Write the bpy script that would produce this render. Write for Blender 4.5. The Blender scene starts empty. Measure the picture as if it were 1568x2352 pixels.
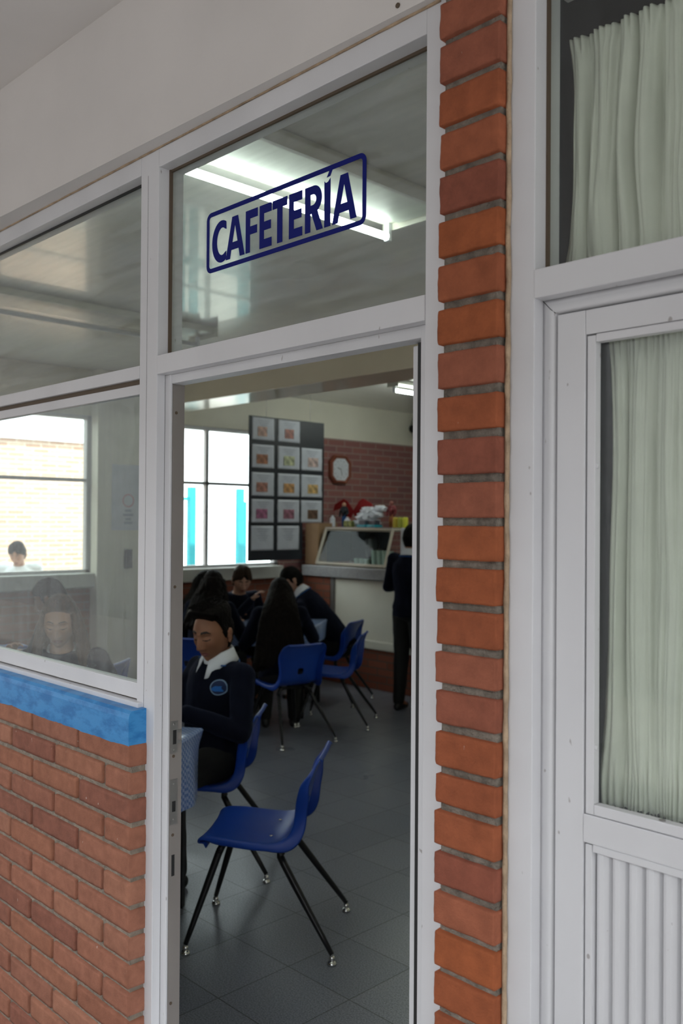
import bpy, bmesh, math, random
import numpy as np
from mathutils import Vector, Matrix, noise
from mathutils.bvhtree import BVHTree
R = math.radians
SC = bpy.context.scene
COL = SC.collection

# ------------------------------------------------------------------ camera
cam_d = bpy.data.cameras.new('camera'); cam = bpy.data.objects.new('camera', cam_d); COL.objects.link(cam)
cam.location = (0, -1.29, 1.75)
YAW, PITCH, ROLL = R(45.547), R(0.5186), R(0.4083)
_fw = Vector((-math.sin(YAW)*math.cos(PITCH), math.cos(YAW)*math.cos(PITCH), math.sin(PITCH)))
_r0 = Vector((math.cos(YAW), math.sin(YAW), 0)); _u0 = _r0.cross(_fw)
_r = _r0*math.cos(ROLL) + _u0*math.sin(ROLL); _u = -_r0*math.sin(ROLL) + _u0*math.cos(ROLL)
cam.rotation_euler = Matrix((_r, _u, -_fw)).transposed().to_euler()
cam_d.sensor_fit = 'VERTICAL'; cam_d.sensor_height = 36.0; cam_d.lens = 2058.4/2352*36
cam_d.clip_start = 0.05; cam_d.clip_end = 200
cam_d.dof.use_dof = True; cam_d.dof.focus_distance = 2.1; cam_d.dof.aperture_fstop = 4.5
SC.camera = cam

# ------------------------------------------------------------------ world, sun, exposure
w = bpy.data.worlds.new('sky'); SC.world = w; w.use_nodes = True
bgn = w.node_tree.nodes['Background']; bgn.inputs[0].default_value = (0.90, 0.95, 1.0, 1); bgn.inputs[1].default_value = 5.5
sd = bpy.data.lights.new('sun', 'SUN'); sd.energy = 6.5; sd.angle = R(1.0); sd.color = (1, .95, .88)
sun = bpy.data.objects.new('sun', sd); COL.objects.link(sun)
sun.rotation_euler = Vector((-0.62, -0.30, -0.75)).to_track_quat('-Z', 'Y').to_euler()   # from +x +y, high
SC.view_settings.view_transform = 'Standard'; SC.view_settings.look = 'None'
SC.view_settings.gamma = 1; SC.view_settings.use_curve_mapping = False
SC.view_settings.exposure = 0.0

# ------------------------------------------------------------------ materials
def nt(name):
    m = bpy.data.materials.new(name); m.use_nodes = True
    return m, m.node_tree.nodes, m.node_tree.links, m.node_tree.nodes['Principled BSDF']
def mat(name, col, rough=.5, metal=0, var=.06, vs=6, bump=0, bs=60, spec=.5, stretch=(1, 1, 1), coat=0):
    m, n, l, b = nt(name)
    b.inputs['Roughness'].default_value = rough; b.inputs['Metallic'].default_value = metal
    b.inputs['Specular IOR Level'].default_value = spec; b.inputs['Coat Weight'].default_value = coat
    tc = n.new('ShaderNodeTexCoord'); mp = n.new('ShaderNodeMapping'); mp.inputs['Scale'].default_value = stretch
    l.new(tc.outputs['Object'], mp.inputs['Vector'])
    ns = n.new('ShaderNodeTexNoise'); ns.inputs['Scale'].default_value = vs; ns.inputs['Detail'].default_value = 5
    l.new(mp.outputs[0], ns.inputs['Vector'])
    r = n.new('ShaderNodeMapRange'); r.inputs['From Min'].default_value = .3; r.inputs['From Max'].default_value = .7
    r.inputs['To Min'].default_value = 1-var; r.inputs['To Max'].default_value = 1+var
    l.new(ns.outputs['Fac'], r.inputs['Value'])
    mx = n.new('ShaderNodeVectorMath'); mx.operation = 'SCALE'; mx.inputs[0].default_value = col[:3]
    l.new(r.outputs[0], mx.inputs['Scale']); l.new(mx.outputs[0], b.inputs['Base Color'])
    if bump:
        n2 = n.new('ShaderNodeTexNoise'); n2.inputs['Scale'].default_value = bs; n2.inputs['Detail'].default_value = 4
        l.new(mp.outputs[0], n2.inputs['Vector'])
        bp = n.new('ShaderNodeBump'); bp.inputs['Strength'].default_value = bump; bp.inputs['Distance'].default_value = .01
        l.new(n2.outputs['Fac'], bp.inputs['Height']); l.new(bp.outputs[0], b.inputs['Normal'])
    return m
def emit(name, col, s):
    m, n, l, b = nt(name); b.inputs['Base Color'].default_value = (*col, 1)
    b.inputs['Emission Color'].default_value = (*col, 1); b.inputs['Emission Strength'].default_value = s; return m
def brick_island(name, cols, rough=.85):
    """fired clay: every brick (mesh island) its own tone, fine grain and a few pale scuffs"""
    m, n, l, b = nt(name); b.inputs['Roughness'].default_value = rough; b.inputs['Specular IOR Level'].default_value = .25
    g = n.new('ShaderNodeNewGeometry'); cr = n.new('ShaderNodeValToRGB')
    e = cr.color_ramp.elements; e[0].position = 0; e[0].color = (*cols[0], 1); e[1].position = 1; e[1].color = (*cols[-1], 1)
    for i, c in enumerate(cols[1:-1]): x = e.new((i+1)/(len(cols)-1)); x.color = (*c, 1)
    l.new(g.outputs['Random Per Island'], cr.inputs[0])
    tc = n.new('ShaderNodeTexCoord')
    ns = n.new('ShaderNodeTexNoise'); ns.inputs['Scale'].default_value = 28; ns.inputs['Detail'].default_value = 8; ns.inputs['Roughness'].default_value = .65
    l.new(tc.outputs['Object'], ns.inputs['Vector'])
    mr = n.new('ShaderNodeMapRange'); mr.inputs['From Min'].default_value = .3; mr.inputs['From Max'].default_value = .7; mr.inputs['To Min'].default_value = .80; mr.inputs['To Max'].default_value = 1.18
    l.new(ns.outputs['Fac'], mr.inputs['Value'])
    sc = n.new('ShaderNodeVectorMath'); sc.operation = 'SCALE'; l.new(cr.outputs[0], sc.inputs[0]); l.new(mr.outputs[0], sc.inputs['Scale'])
    n3 = n.new('ShaderNodeTexNoise'); n3.inputs['Scale'].default_value = 70; n3.inputs['Detail'].default_value = 2
    mp = n.new('ShaderNodeMapping'); mp.inputs['Scale'].default_value = (1, 1, .45); l.new(tc.outputs['Object'], mp.inputs['Vector']); l.new(mp.outputs[0], n3.inputs['Vector'])
    r3 = n.new('ShaderNodeMapRange'); r3.inputs['From Min'].default_value = .765; r3.inputs['From Max'].default_value = .80
    l.new(n3.outputs['Fac'], r3.inputs['Value'])
    mix = n.new('ShaderNodeMixRGB'); mix.inputs[2].default_value = (.55, .45, .40, 1); l.new(r3.outputs[0], mix.inputs[0]); l.new(sc.outputs[0], mix.inputs[1])
    l.new(mix.outputs[0], b.inputs['Base Color'])
    n2 = n.new('ShaderNodeTexNoise'); n2.inputs['Scale'].default_value = 260; n2.inputs['Detail'].default_value = 4; l.new(tc.outputs['Object'], n2.inputs['Vector'])
    bp = n.new('ShaderNodeBump'); bp.inputs['Strength'].default_value = .45; bp.inputs['Distance'].default_value = .003
    l.new(n2.outputs['Fac'], bp.inputs['Height']); l.new(bp.outputs[0], b.inputs['Normal'])
    return m
def brick_tex(name, c1, c2, mortar, axes=(1, 2), bw=.27, rh=.075, ms=.006, rough=.85):
    m, n, l, b = nt(name); b.inputs['Roughness'].default_value = rough
    g = n.new('ShaderNodeNewGeometry'); sp = n.new('ShaderNodeSeparateXYZ'); cb = n.new('ShaderNodeCombineXYZ')
    l.new(g.outputs['Position'], sp.inputs[0]); l.new(sp.outputs[axes[0]], cb.inputs[0]); l.new(sp.outputs[axes[1]], cb.inputs[1])
    t = n.new('ShaderNodeTexBrick'); t.inputs['Scale'].default_value = 1; t.inputs['Brick Width'].default_value = bw; t.inputs['Row Height'].default_value = rh
    t.inputs['Mortar Size'].default_value = ms; t.inputs['Color1'].default_value = (*c1, 1); t.inputs['Color2'].default_value = (*c2, 1); t.inputs['Mortar'].default_value = (*mortar, 1)
    l.new(cb.outputs[0], t.inputs['Vector']); l.new(t.outputs['Color'], b.inputs['Base Color'])
    bp = n.new('ShaderNodeBump'); bp.inputs['Strength'].default_value = .5; bp.inputs['Distance'].default_value = .006; bp.invert = True
    l.new(t.outputs['Fac'], bp.inputs['Height']); l.new(bp.outputs[0], b.inputs['Normal'])
    return m
def tile_mat():
    m, n, l, b = nt('speckled floor tile')
    g = n.new('ShaderNodeNewGeometry'); mp = n.new('ShaderNodeMapping'); mp.inputs['Location'].default_value = (2.655+.338*40, -1.04+.338*40, 0)
    l.new(g.outputs['Position'], mp.inputs['Vector'])
    t = n.new('ShaderNodeTexBrick'); t.offset = 0; t.inputs['Scale'].default_value = 1; t.inputs['Brick Width'].default_value = .338; t.inputs['Row Height'].default_value = .338
    t.inputs['Mortar Size'].default_value = .0022; t.inputs['Mortar Smooth'].default_value = .3
    t.inputs['Color1'].default_value = (.155, .165, .200, 1); t.inputs['Color2'].default_value = (.190, .198, .232, 1); t.inputs['Mortar'].default_value = (.035, .032, .032, 1)
    l.new(mp.outputs[0], t.inputs['Vector'])
    ns = n.new('ShaderNodeTexNoise'); ns.inputs['Scale'].default_value = 170; ns.inputs['Detail'].default_value = 3; l.new(g.outputs['Position'], ns.inputs['Vector'])
    mr = n.new('ShaderNodeMapRange'); mr.inputs['From Min'].default_value = .35; mr.inputs['From Max'].default_value = .65; mr.inputs['To Min'].default_value = .6; mr.inputs['To Max'].default_value = 1.35
    l.new(ns.outputs['Fac'], mr.inputs['Value'])
    sc = n.new('ShaderNodeVectorMath'); sc.operation = 'SCALE'; l.new(t.outputs['Color'], sc.inputs[0]); l.new(mr.outputs[0], sc.inputs['Scale']); l.new(sc.outputs[0], b.inputs['Base Color'])
    n2 = n.new('ShaderNodeTexNoise'); n2.inputs['Scale'].default_value = 3; l.new(g.outputs['Position'], n2.inputs['Vector'])
    r2 = n.new('ShaderNodeMapRange'); r2.inputs['To Min'].default_value = .22; r2.inputs['To Max'].default_value = .42; l.new(n2.outputs['Fac'], r2.inputs['Value']); l.new(r2.outputs[0], b.inputs['Roughness'])
    bp = n.new('ShaderNodeBump'); bp.inputs['Strength'].default_value = .4; bp.inputs['Distance'].default_value = .002; bp.invert = True
    l.new(t.outputs['Fac'], bp.inputs['Height']); l.new(bp.outputs[0], b.inputs['Normal'])
    return m
def glass(name, dirt=.03, tint=(.93, .97, .95), rough=.01, streak=(25, 25, 1.5), f0=.045):
    """window pane: clear, mirror-like at grazing angles, with a film of dried wipe marks"""
    m, n, l, b = nt(name); n.remove(b); out = n['Material Output']
    tr = n.new('ShaderNodeBsdfTransparent'); tr.inputs[0].default_value = (*tint, 1)
    gl = n.new('ShaderNodeBsdfGlossy'); gl.inputs['Roughness'].default_value = rough
    lw = n.new('ShaderNodeLayerWeight'); lw.inputs[0].default_value = .5
    pw = n.new('ShaderNodeMath'); pw.operation = 'POWER'; pw.inputs[1].default_value = 5; l.new(lw.outputs['Facing'], pw.inputs[0])
    ma = n.new('ShaderNodeMath'); ma.operation = 'MULTIPLY_ADD'; ma.inputs[1].default_value = .95; ma.inputs[2].default_value = f0; l.new(pw.outputs[0], ma.inputs[0])
    mx = n.new('ShaderNodeMixShader'); l.new(ma.outputs[0], mx.inputs[0]); l.new(tr.outputs[0], mx.inputs[1]); l.new(gl.outputs[0], mx.inputs[2])
    df = n.new('ShaderNodeBsdfDiffuse'); df.inputs[0].default_value = (.75, .78, .82, 1)
    g = n.new('ShaderNodeNewGeometry'); mp = n.new('ShaderNodeMapping'); mp.inputs['Scale'].default_value = streak; l.new(g.outputs['Position'], mp.inputs['Vector'])
    ns = n.new('ShaderNodeTexNoise'); ns.inputs['Scale'].default_value = 1; ns.inputs['Detail'].default_value = 6; l.new(mp.outputs[0], ns.inputs['Vector'])
    mr = n.new('ShaderNodeMapRange'); mr.inputs['From Min'].default_value = .35; mr.inputs['From Max'].default_value = .7; mr.inputs['To Min'].default_value = dirt*.4; mr.inputs['To Max'].default_value = dirt*1.8
    l.new(ns.outputs['Fac'], mr.inputs['Value'])
    m2 = n.new('ShaderNodeMixShader'); l.new(mr.outputs[0], m2.inputs[0]); l.new(mx.outputs[0], m2.inputs[1]); l.new(df.outputs[0], m2.inputs[2])
    l.new(m2.outputs[0], out.inputs[0]); return m
def check_cloth(name):
    m, n, l, b = nt(name); b.inputs['Roughness'].default_value = .28; b.inputs['Coat Weight'].default_value = .8; b.inputs['Coat Roughness'].default_value = .12
    tc = n.new('ShaderNodeTexCoord'); mp = n.new('ShaderNodeMapping'); mp.inputs['Scale'].default_value = (1, 1, 1)
    ck = n.new('ShaderNodeTexChecker'); ck.inputs['Scale'].default_value = 75; l.new(tc.outputs['Object'], ck.inputs['Vector'])
    ck.inputs['Color1'].default_value = (.16, .28, .62, 1); ck.inputs['Color2'].default_value = (.50, .60, .82, 1)
    l.new(ck.outputs[0], b.inputs['Base Color']); return m
def hair_mat(name, col, rough=.6):
    m = mat(name, col, rough, var=.35, vs=60, bump=.7, bs=150, stretch=(1, 1, .08), spec=.10); return m
def knit(name, col):
    m = mat(name, col, .92, var=.2, vs=9, bump=.35, bs=420, spec=.12)
    b = m.node_tree.nodes['Principled BSDF']; b.inputs['Sheen Weight'].default_value = .10; b.inputs['Sheen Roughness'].default_value = .5; b.inputs['Sheen Tint'].default_value = (.35, .42, .75, 1); return m
def blue_paint():
    m, n, l, b = nt('thick blue paint'); b.inputs['Roughness'].default_value = .42
    g = n.new('ShaderNodeNewGeometry'); mp = n.new('ShaderNodeMapping'); mp.inputs['Scale'].default_value = (14, 14, 32); l.new(g.outputs['Position'], mp.inputs['Vector'])
    ns = n.new('ShaderNodeTexNoise'); ns.inputs['Scale'].default_value = 1; ns.inputs['Detail'].default_value = 7; ns.inputs['Roughness'].default_value = .62; l.new(mp.outputs[0], ns.inputs['Vector'])
    cr = n.new('ShaderNodeValToRGB'); e = cr.color_ramp.elements; e[0].position = .40; e[0].color = (.008, .155, .42, 1); e[1].position = .56; e[1].color = (.040, .25, .56, 1)
    l.new(ns.outputs['Fac'], cr.inputs[0]); l.new(cr.outputs[0], b.inputs['Base Color'])
    bp = n.new('ShaderNodeBump'); bp.inputs['Strength'].default_value = .25; bp.inputs['Distance'].default_value = .004; l.new(ns.outputs['Fac'], bp.inputs['Height']); l.new(bp.outputs[0], b.inputs['Normal'])
    return m
def scuffed(name, col, rough=.42):
    """satin white aluminium with faint vertical brushing, grime and thin scratches"""
    m, n, l, b = nt(name); b.inputs['Roughness'].default_value = rough; b.inputs['Specular IOR Level'].default_value = .5
    g = n.new('ShaderNodeNewGeometry')
    def N(scale, st, d=4):
        mp = n.new('ShaderNodeMapping'); mp.inputs['Scale'].default_value = st; l.new(g.outputs['Position'], mp.inputs['Vector'])
        x = n.new('ShaderNodeTexNoise'); x.inputs['Scale'].default_value = scale; x.inputs['Detail'].default_value = d; l.new(mp.outputs[0], x.inputs['Vector']); return x
    a = N(4, (1, 1, .5)); r = n.new('ShaderNodeMapRange'); r.inputs['From Min'].default_value = .3; r.inputs['From Max'].default_value = .7; r.inputs['To Min'].default_value = .93; r.inputs['To Max'].default_value = 1.04; l.new(a.outputs['Fac'], r.inputs['Value'])
    sc = n.new('ShaderNodeVectorMath'); sc.operation = 'SCALE'; sc.inputs[0].default_value = col; l.new(r.outputs[0], sc.inputs['Scale'])
    s = N(60, (1, 1, .6), 1); r2 = n.new('ShaderNodeMapRange'); r2.inputs['From Min'].default_value = .765; r2.inputs['From Max'].default_value = .80; r2.inputs['To Max'].default_value = .6; l.new(s.outputs['Fac'], r2.inputs['Value'])
    mx = n.new('ShaderNodeMixRGB'); mx.inputs[2].default_value = (.18, .14, .12, 1); l.new(r2.outputs[0], mx.inputs[0]); l.new(sc.outputs[0], mx.inputs[1]); l.new(mx.outputs[0], b.inputs['Base Color'])
    k = N(1, (400, 400, 3)); bp = n.new('ShaderNodeBump'); bp.inputs['Strength'].default_value = .05; bp.inputs['Distance'].default_value = .001; l.new(k.outputs['Fac'], bp.inputs['Height']); l.new(bp.outputs[0], b.inputs['Normal'])
    return m

M = {}
M['frame'] = scuffed('white aluminium', (.66, .655, .67))
M['jamb'] = mat('shade toned jamb liner', (.24, .215, .20), .5, var=.05)  # dark taupe puts the shade on the jamb side into its colour
M['gasket'] = mat('brown gasket', (.10, .07, .045), .7)
M['black'] = mat('black rubber', (.012, .012, .012), .6)
M['lintel'] = mat('white wall paint', (.67, .635, .61), .6, var=.05, vs=2.5, bump=.12, bs=14)
M['cream'] = mat('cream wall paint', (.80, .76, .65), .5, var=.05, vs=2)
M['greywall'] = mat('grey white wall paint', (.66, .66, .62), .5, var=.05, vs=2)
M['ceil'] = mat('enamelled ceiling', (.80, .79, .75), .26, var=.06, vs=3, bump=.10, bs=9, stretch=(1, .12, 1), spec=1.0, coat=.3)
M['beam'] = mat('cream beam paint', (.76, .67, .52), .22, var=.04, vs=2)
M['mortar'] = mat('grey mortar', (.20, .172, .14), .95, var=.35, vs=40, bump=.9, bs=140)
M['mortar2'] = mat('pale mortar', (.25, .21, .165), .95, var=.25, vs=40, bump=.8, bs=140)
M['pbrick'] = brick_island('orange pillar brick', [(.27, .078, .036), (.32, .090, .032), (.235, .074, .046), (.31, .104, .058), (.30, .082, .030)])
M['wbrick'] = brick_island('low wall brick', [(.27, .108, .066), (.31, .128, .080), (.225, .086, .058), (.33, .146, .092), (.28, .11, .064)])
M['caulk'] = mat('old caulk', (.40, .29, .19), .8, var=.3, vs=30, bump=.8, bs=60)
M['blue'] = blue_paint()
M['tile'] = tile_mat()
M['innerbrick'] = brick_tex('inner brick', (.20, .060, .035), (.26, .085, .05), (.20, .12, .09))
M['innerbrickx'] = brick_tex('inner brick front', (.20, .055, .028), (.25, .075, .04), (.12, .07, .05), axes=(0, 2))
M['clockbrick'] = brick_tex('clock wall brick', (.33, .13, .11), (.24, .11, .11), (.33, .22, .20), ms=.008)
M['extbrick'] = brick_tex('yard brick', (.48, .28, .20), (.64, .42, .32), (.72, .60, .50), ms=.010)
M['glass'] = glass('clean pane', .02)
M['dirty'] = glass('smeared pane', .034, streak=(30, 30, 2))
M['transom'] = glass('transom pane', .055, tint=(.95, .975, .955), streak=(3, 3, 40))
M['curtglass'] = glass('curtain pane', .006, tint=(.96, .98, .96))
M['caseglass'] = glass('case pane', .002, tint=(.86, .92, .90), f0=.018)
M['sign'] = mat('navy vinyl', (.004, .009, .15), .6, var=.03, spec=.15)
M['light_block'] = mat('unseen light block grey', (.20, .197, .195), .9, var=.2)  # for the unseen wall that blocks daylight in front of the facade
M['curtain'] = mat('pale green cotton', (.72, .735, .66), .9, var=.04, vs=12, bump=.25, bs=900, spec=.1)
M['steel'] = mat('dull steel', (.28, .27, .26), .38, metal=.7, var=.1, vs=20)
M['chrome'] = mat('chrome', (.75, .75, .72), .12, metal=1)
M['blackmetal'] = mat('black tube', (.010, .010, .011), .35, spec=.4)
M['plastic'] = mat('blue plastic', (.008, .055, .36), .36, var=.05, vs=5, bump=.06, bs=300)
M['wood'] = mat('brown wood', (.16, .08, .04), .5, var=.2, vs=8, stretch=(1, 8, 8))
M['check'] = check_cloth('blue checked oilcloth')
M['board'] = mat('black board', (.010, .012, .020), .45)
M['paper'] = mat('white paper', (.62, .64, .72), .4, var=.05, vs=10, coat=.5)
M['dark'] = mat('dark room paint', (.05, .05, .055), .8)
M['counter'] = mat('grey stone counter', (.33, .33, .34), .35, var=.15, vs=60)
M['alu'] = mat('warm aluminium', (.62, .57, .48), .35, metal=.4)
M['white'] = mat('white enamel', (.72, .74, .80), .3)
M['card'] = mat('cardboard', (.36, .22, .12), .8, var=.12)
M['concrete'] = mat('concrete paving', (.16, .15, .14), .9, var=.15, vs=3, bump=.3, bs=40)
M['yard'] = mat('yard paving', (.55, .52, .47), .9, var=.1, vs=3)
M['turq'] = mat('turquoise paint', (.03, .42, .50), .4)
M['skin'] = mat('brown skin', (.31, .135, .072), .5, var=.07, vs=9, bump=.1, bs=500)
M['skin2'] = mat('light brown skin', (.46, .245, .16), .5, var=.07, vs=9)
M['lip'] = mat('lips', (.27, .085, .065), .45)
M['brow'] = mat('brow hair', (.020, .012, .009), .7)
M['hair'] = hair_mat('black hair', (.006, .0045, .004))
M['hairb'] = hair_mat('dark brown hair', (.0065, .0038, .0028))
M['hairm'] = hair_mat('mid brown hair', (.032, .018, .011))
M['hairl'] = hair_mat('brown hair', (.075, .035, .018))
M['navy'] = knit('navy knit', (.0035, .0045, .011))
M['navy2'] = knit('worn navy knit', (.006, .008, .020))
M['shirt'] = mat('white shirt cotton', (.78, .80, .84), .8, var=.03, bump=.15, bs=700)
M['trouser'] = mat('dark grey trousers', (.010, .0095, .009), .9, var=.15)
M['shoe'] = mat('black leather', (.008, .008, .008), .35)
M['trim'] = mat('blue piping', (.02, .10, .32), .8)

# ------------------------------------------------------------------ helpers
def tag(o, label=None, cat=None, group=None, kind=None):
    if label: o['label'] = label
    if cat: o['category'] = cat
    if group: o['group'] = group
    if kind: o['kind'] = kind
    return o
def empty(name, loc=(0, 0, 0), rz=0, **k):
    o = bpy.data.objects.new(name, None); COL.objects.link(o); o.location = loc; o.rotation_euler = (0, 0, rz); o.empty_display_size = .05
    return tag(o, **k)
def link(name, me, m, parent=None, smooth=False):
    o = bpy.data.objects.new(name, me); COL.objects.link(o)
    for x in (m if isinstance(m, (list, tuple)) else [m]):
        if x is not None: me.materials.append(M[x] if isinstance(x, str) else x)
    if parent is not None: o.parent = parent
    if smooth: me.polygons.foreach_set('use_smooth', [True]*len(me.polygons))
    return o
def obj(name, bm, m, parent=None, smooth=False, bevel=0, loc=None, rz=None, seg=2):
    if bevel:
        bmesh.ops.remove_doubles(bm, verts=bm.verts, dist=1e-6)
        es = [e for e in bm.edges if len(e.link_faces) == 2 and e.calc_face_angle(0) > .6]
        bmesh.ops.bevel(bm, geom=es, offset=bevel, segments=seg, affect='EDGES', profile=.5, clamp_overlap=True)
    me = bpy.data.meshes.new(name); bm.to_mesh(me); bm.free()
    o = link(name, me, m, parent, smooth)
    if loc is not None: o.location = loc
    if rz is not None: o.rotation_euler = (0, 0, rz)
    return o
def bake(o):
    dg = bpy.context.evaluated_depsgraph_get(); dg.update()
    me = bpy.data.meshes.new_from_object(o.evaluated_get(dg)); old = o.data
    o.modifiers.clear(); o.data = me; bpy.data.meshes.remove(old); return o
def box(bm, x0, x1, y0, y1, z0, z1):
    v = [bm.verts.new(p) for p in ((x0, y0, z0), (x1, y0, z0), (x1, y1, z0), (x0, y1, z0), (x0, y0, z1), (x1, y0, z1), (x1, y1, z1), (x0, y1, z1))]
    for f in ((0, 3, 2, 1), (4, 5, 6, 7), (0, 1, 5, 4), (1, 2, 6, 5), (2, 3, 7, 6), (3, 0, 4, 7)): bm.faces.new([v[i] for i in f])
    return v
def B(*b):
    bm = bmesh.new()
    for x in b: box(bm, *x)
    return bm
def bx(name, m, parent, *b, bevel=0.0): return obj(name, B(*b), m, parent, bevel=bevel)
def frame_of(d):
    d = d.normalized(); a = Vector((0, 0, 1)) if abs(d.z) < .9 else Vector((1, 0, 0))
    x = d.cross(a).normalized(); return x, d.cross(x).normalized()
def tube(bm, pts, rad, n=10, caps=True):
    pts = [Vector(p) for p in pts]; rad = rad if isinstance(rad, (list, tuple)) else [rad]*len(pts); rings = []
    x = None
    for i, p in enumerate(pts):
        d = (pts[min(i+1, len(pts)-1)]-pts[max(i-1, 0)]).normalized()
        if x is None: x, y = frame_of(d)
        else: x = (x-d*x.dot(d)).normalized(); y = d.cross(x)
        rings.append([bm.verts.new(p+(x*math.cos(2*math.pi*k/n)+y*math.sin(2*math.pi*k/n))*rad[i]) for k in range(n)])
    for a, b in zip(rings, rings[1:]):
        for k in range(n): bm.faces.new((a[k], a[(k+1) % n], b[(k+1) % n], b[k]))
    if caps: bm.faces.new(rings[0][::-1]); bm.faces.new(rings[-1])
def ell(bm, c, r, u=20, v=12, rot=None):
    m = Matrix.Translation(c) @ ((rot or Matrix()).to_4x4()) @ Matrix.Diagonal((*r, 1)) if not isinstance(r, (int, float)) else Matrix.Translation(c) @ Matrix.Diagonal((r, r, r, 1))
    top = bm.verts.new(m @ Vector((0, 0, 1))); bot = bm.verts.new(m @ Vector((0, 0, -1))); rg = []
    for i in range(1, v):
        t = math.pi*i/v; rg.append([bm.verts.new(m @ Vector((math.sin(t)*math.cos(2*math.pi*k/u), math.sin(t)*math.sin(2*math.pi*k/u), math.cos(t)))) for k in range(u)])
    for k in range(u):
        bm.faces.new((top, rg[0][k], rg[0][(k+1) % u])); bm.faces.new((bot, rg[-1][(k+1) % u], rg[-1][k]))
        for a, b in zip(rg, rg[1:]): bm.faces.new((a[k], b[k], b[(k+1) % u], a[(k+1) % u]))
def cap(bm, p0, r0, p1, r1, n=14):
    """tapered capsule"""
    p0, p1 = Vector(p0), Vector(p1); tube(bm, [p0, p0.lerp(p1, .5), p1], [r0, (r0+r1)/2, r1], n)
    ell(bm, p0, r0, n, 8); ell(bm, p1, r1, n, 8)
def spline(pts, n):
    out = []; P = [Vector(p) for p in pts]
    for i in range(len(P)-1):
        a, b, c, d = P[max(i-1, 0)], P[i], P[i+1], P[min(i+2, len(P)-1)]
        for k in range(n):
            t = k/n; out.append(.5*((2*b)+(c-a)*t+(2*a-5*b+4*c-d)*t*t+(3*b-a-3*c+d)*t**3))
    out.append(P[-1]); return out
def grid(bm, rows):
    V = [[bm.verts.new(p) for p in r] for r in rows]
    for a, b in zip(V, V[1:]):
        for i in range(len(a)-1): bm.faces.new((a[i], a[i+1], b[i+1], b[i]))
    return V
def copy_tree(o, parent=None):
    c = o.copy(); COL.objects.link(c); c.parent = parent
    for ch in list(o.children): copy_tree(ch, c)
    return c
def sstep(a, b, x):
    t = min(1, max(0, (x-a)/(b-a))); return t*t*(3-2*t)

# ================================================================== SETTING
def struct(name, bm, m, bevel=0): return tag(obj(name, bm, m, bevel=bevel), kind='structure')
struct('floor', B((-7.7, -.95, .08, 8.6, -.1, 0)), 'tile')
struct('ceiling', B((-8.4, -1.03, -.02, 8.7, 3.13, 3.3)), 'ceil')
struct('trim_1', B((-16, 8, -3.0, -.02, 3.135, 3.3)), 'lintel')                        # eave slab; its reach over the walkway is invented to shape the daylight
struct('trim_2', B((-45, 20, -7, -.06, -.15, -.02)), 'concrete')
struct('wall_light_block', B((-45, 20, -7.3, -7, -.1, 4.6), (-45, -44, -7.3, 0, -.1, 6)), 'light_block')                        # walkway paving above; unseen wall added here to hold back daylight
struct('trim_3', B((-30, -7.75, -12, 22, -.35, -.2)), 'yard')                          # yard beyond the far windows
# front wall above the glazing: its face runs slightly proud towards the left
bm = bmesh.new(); xs = [(-9, -.075), (-3, -.066), (-1.0, -.018), (3, -.018)]
lo = [bm.verts.new((x, y, 2.72)) for x, y in xs]; hi = [bm.verts.new((x, y, 3.135)) for x, y in xs]
lb = [bm.verts.new((x, .14, 2.72)) for x, y in xs]; hb = [bm.verts.new((x, .14, 3.135)) for x, y in xs]
for i in range(3):
    bm.faces.new((lo[i], lo[i+1], hi[i+1], hi[i])); bm.faces.new((lb[i], hb[i], hb[i+1], lb[i+1])); bm.faces.new((lo[i], lb[i], lb[i+1], lo[i+1])); bm.faces.new((hi[i], hi[i+1], hb[i+1], hb[i]))
struct('wall_front', bm, 'lintel')
# left wall with its two window openings (x = -7.6)
struct('wall_left', B((-7.75, -7.6, .0, 5.2, 0, 1.11), (-7.75, -7.6, 5.2, 8.6, 0, 1.11)), 'innerbrick')
struct('trim_4', B((-7.78, -7.52, .1, 5.2, 1.11, 1.245)), 'greywall', .01)
struct('trim_5', B((-7.75, -7.6, 0, 8.6, 2.71, 3.14), (-7.75, -7.6, 2.92, 3.80, 1.245, 2.71), (-7.75, -7.6, 0, .9, 1.245, 2.71), (-7.60, -7.48, 2.895, 3.80, 0, 3.14)), 'cream')
struct('trim_6', B((-7.75, -7.6, 5.2, 8.6, 1.11, 2.71)), 'clockbrick')
struct('wall_back', B((-7.75, -.95, 8.5, 8.65, 0, 3.14)), 'cream')
struct('wall_right', B((-1.06, -.97, .14, 8.5, 0, 3.14)), 'cream')
struct('trim_7', B((-7.6, -1.06, 3.36, 3.76, 2.80, 3.14)), 'beam', .006)
# next-door room behind the curtains
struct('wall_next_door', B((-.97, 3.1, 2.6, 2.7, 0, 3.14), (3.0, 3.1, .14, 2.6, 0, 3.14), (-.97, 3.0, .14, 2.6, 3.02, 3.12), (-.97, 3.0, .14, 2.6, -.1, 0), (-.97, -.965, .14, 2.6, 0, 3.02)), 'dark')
# far yard: brick building and turquoise fence
bm = B((-14.5, -13.5, -3, 6.3, -.2, 3.0)); yb = empty('yard_building', (-14, 1.6, -.2), label='sunlit pale brick building across the yard beyond the far left window', cat='building')
o = obj('wall', bm, 'extbrick', yb); o.location = (14, -1.6, .2)
o = obj('parapet', B((-14.6, -13.42, -3.1, 6.4, 2.98, 3.30)), 'white', yb); o.location = (14, -1.6, .2)

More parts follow.
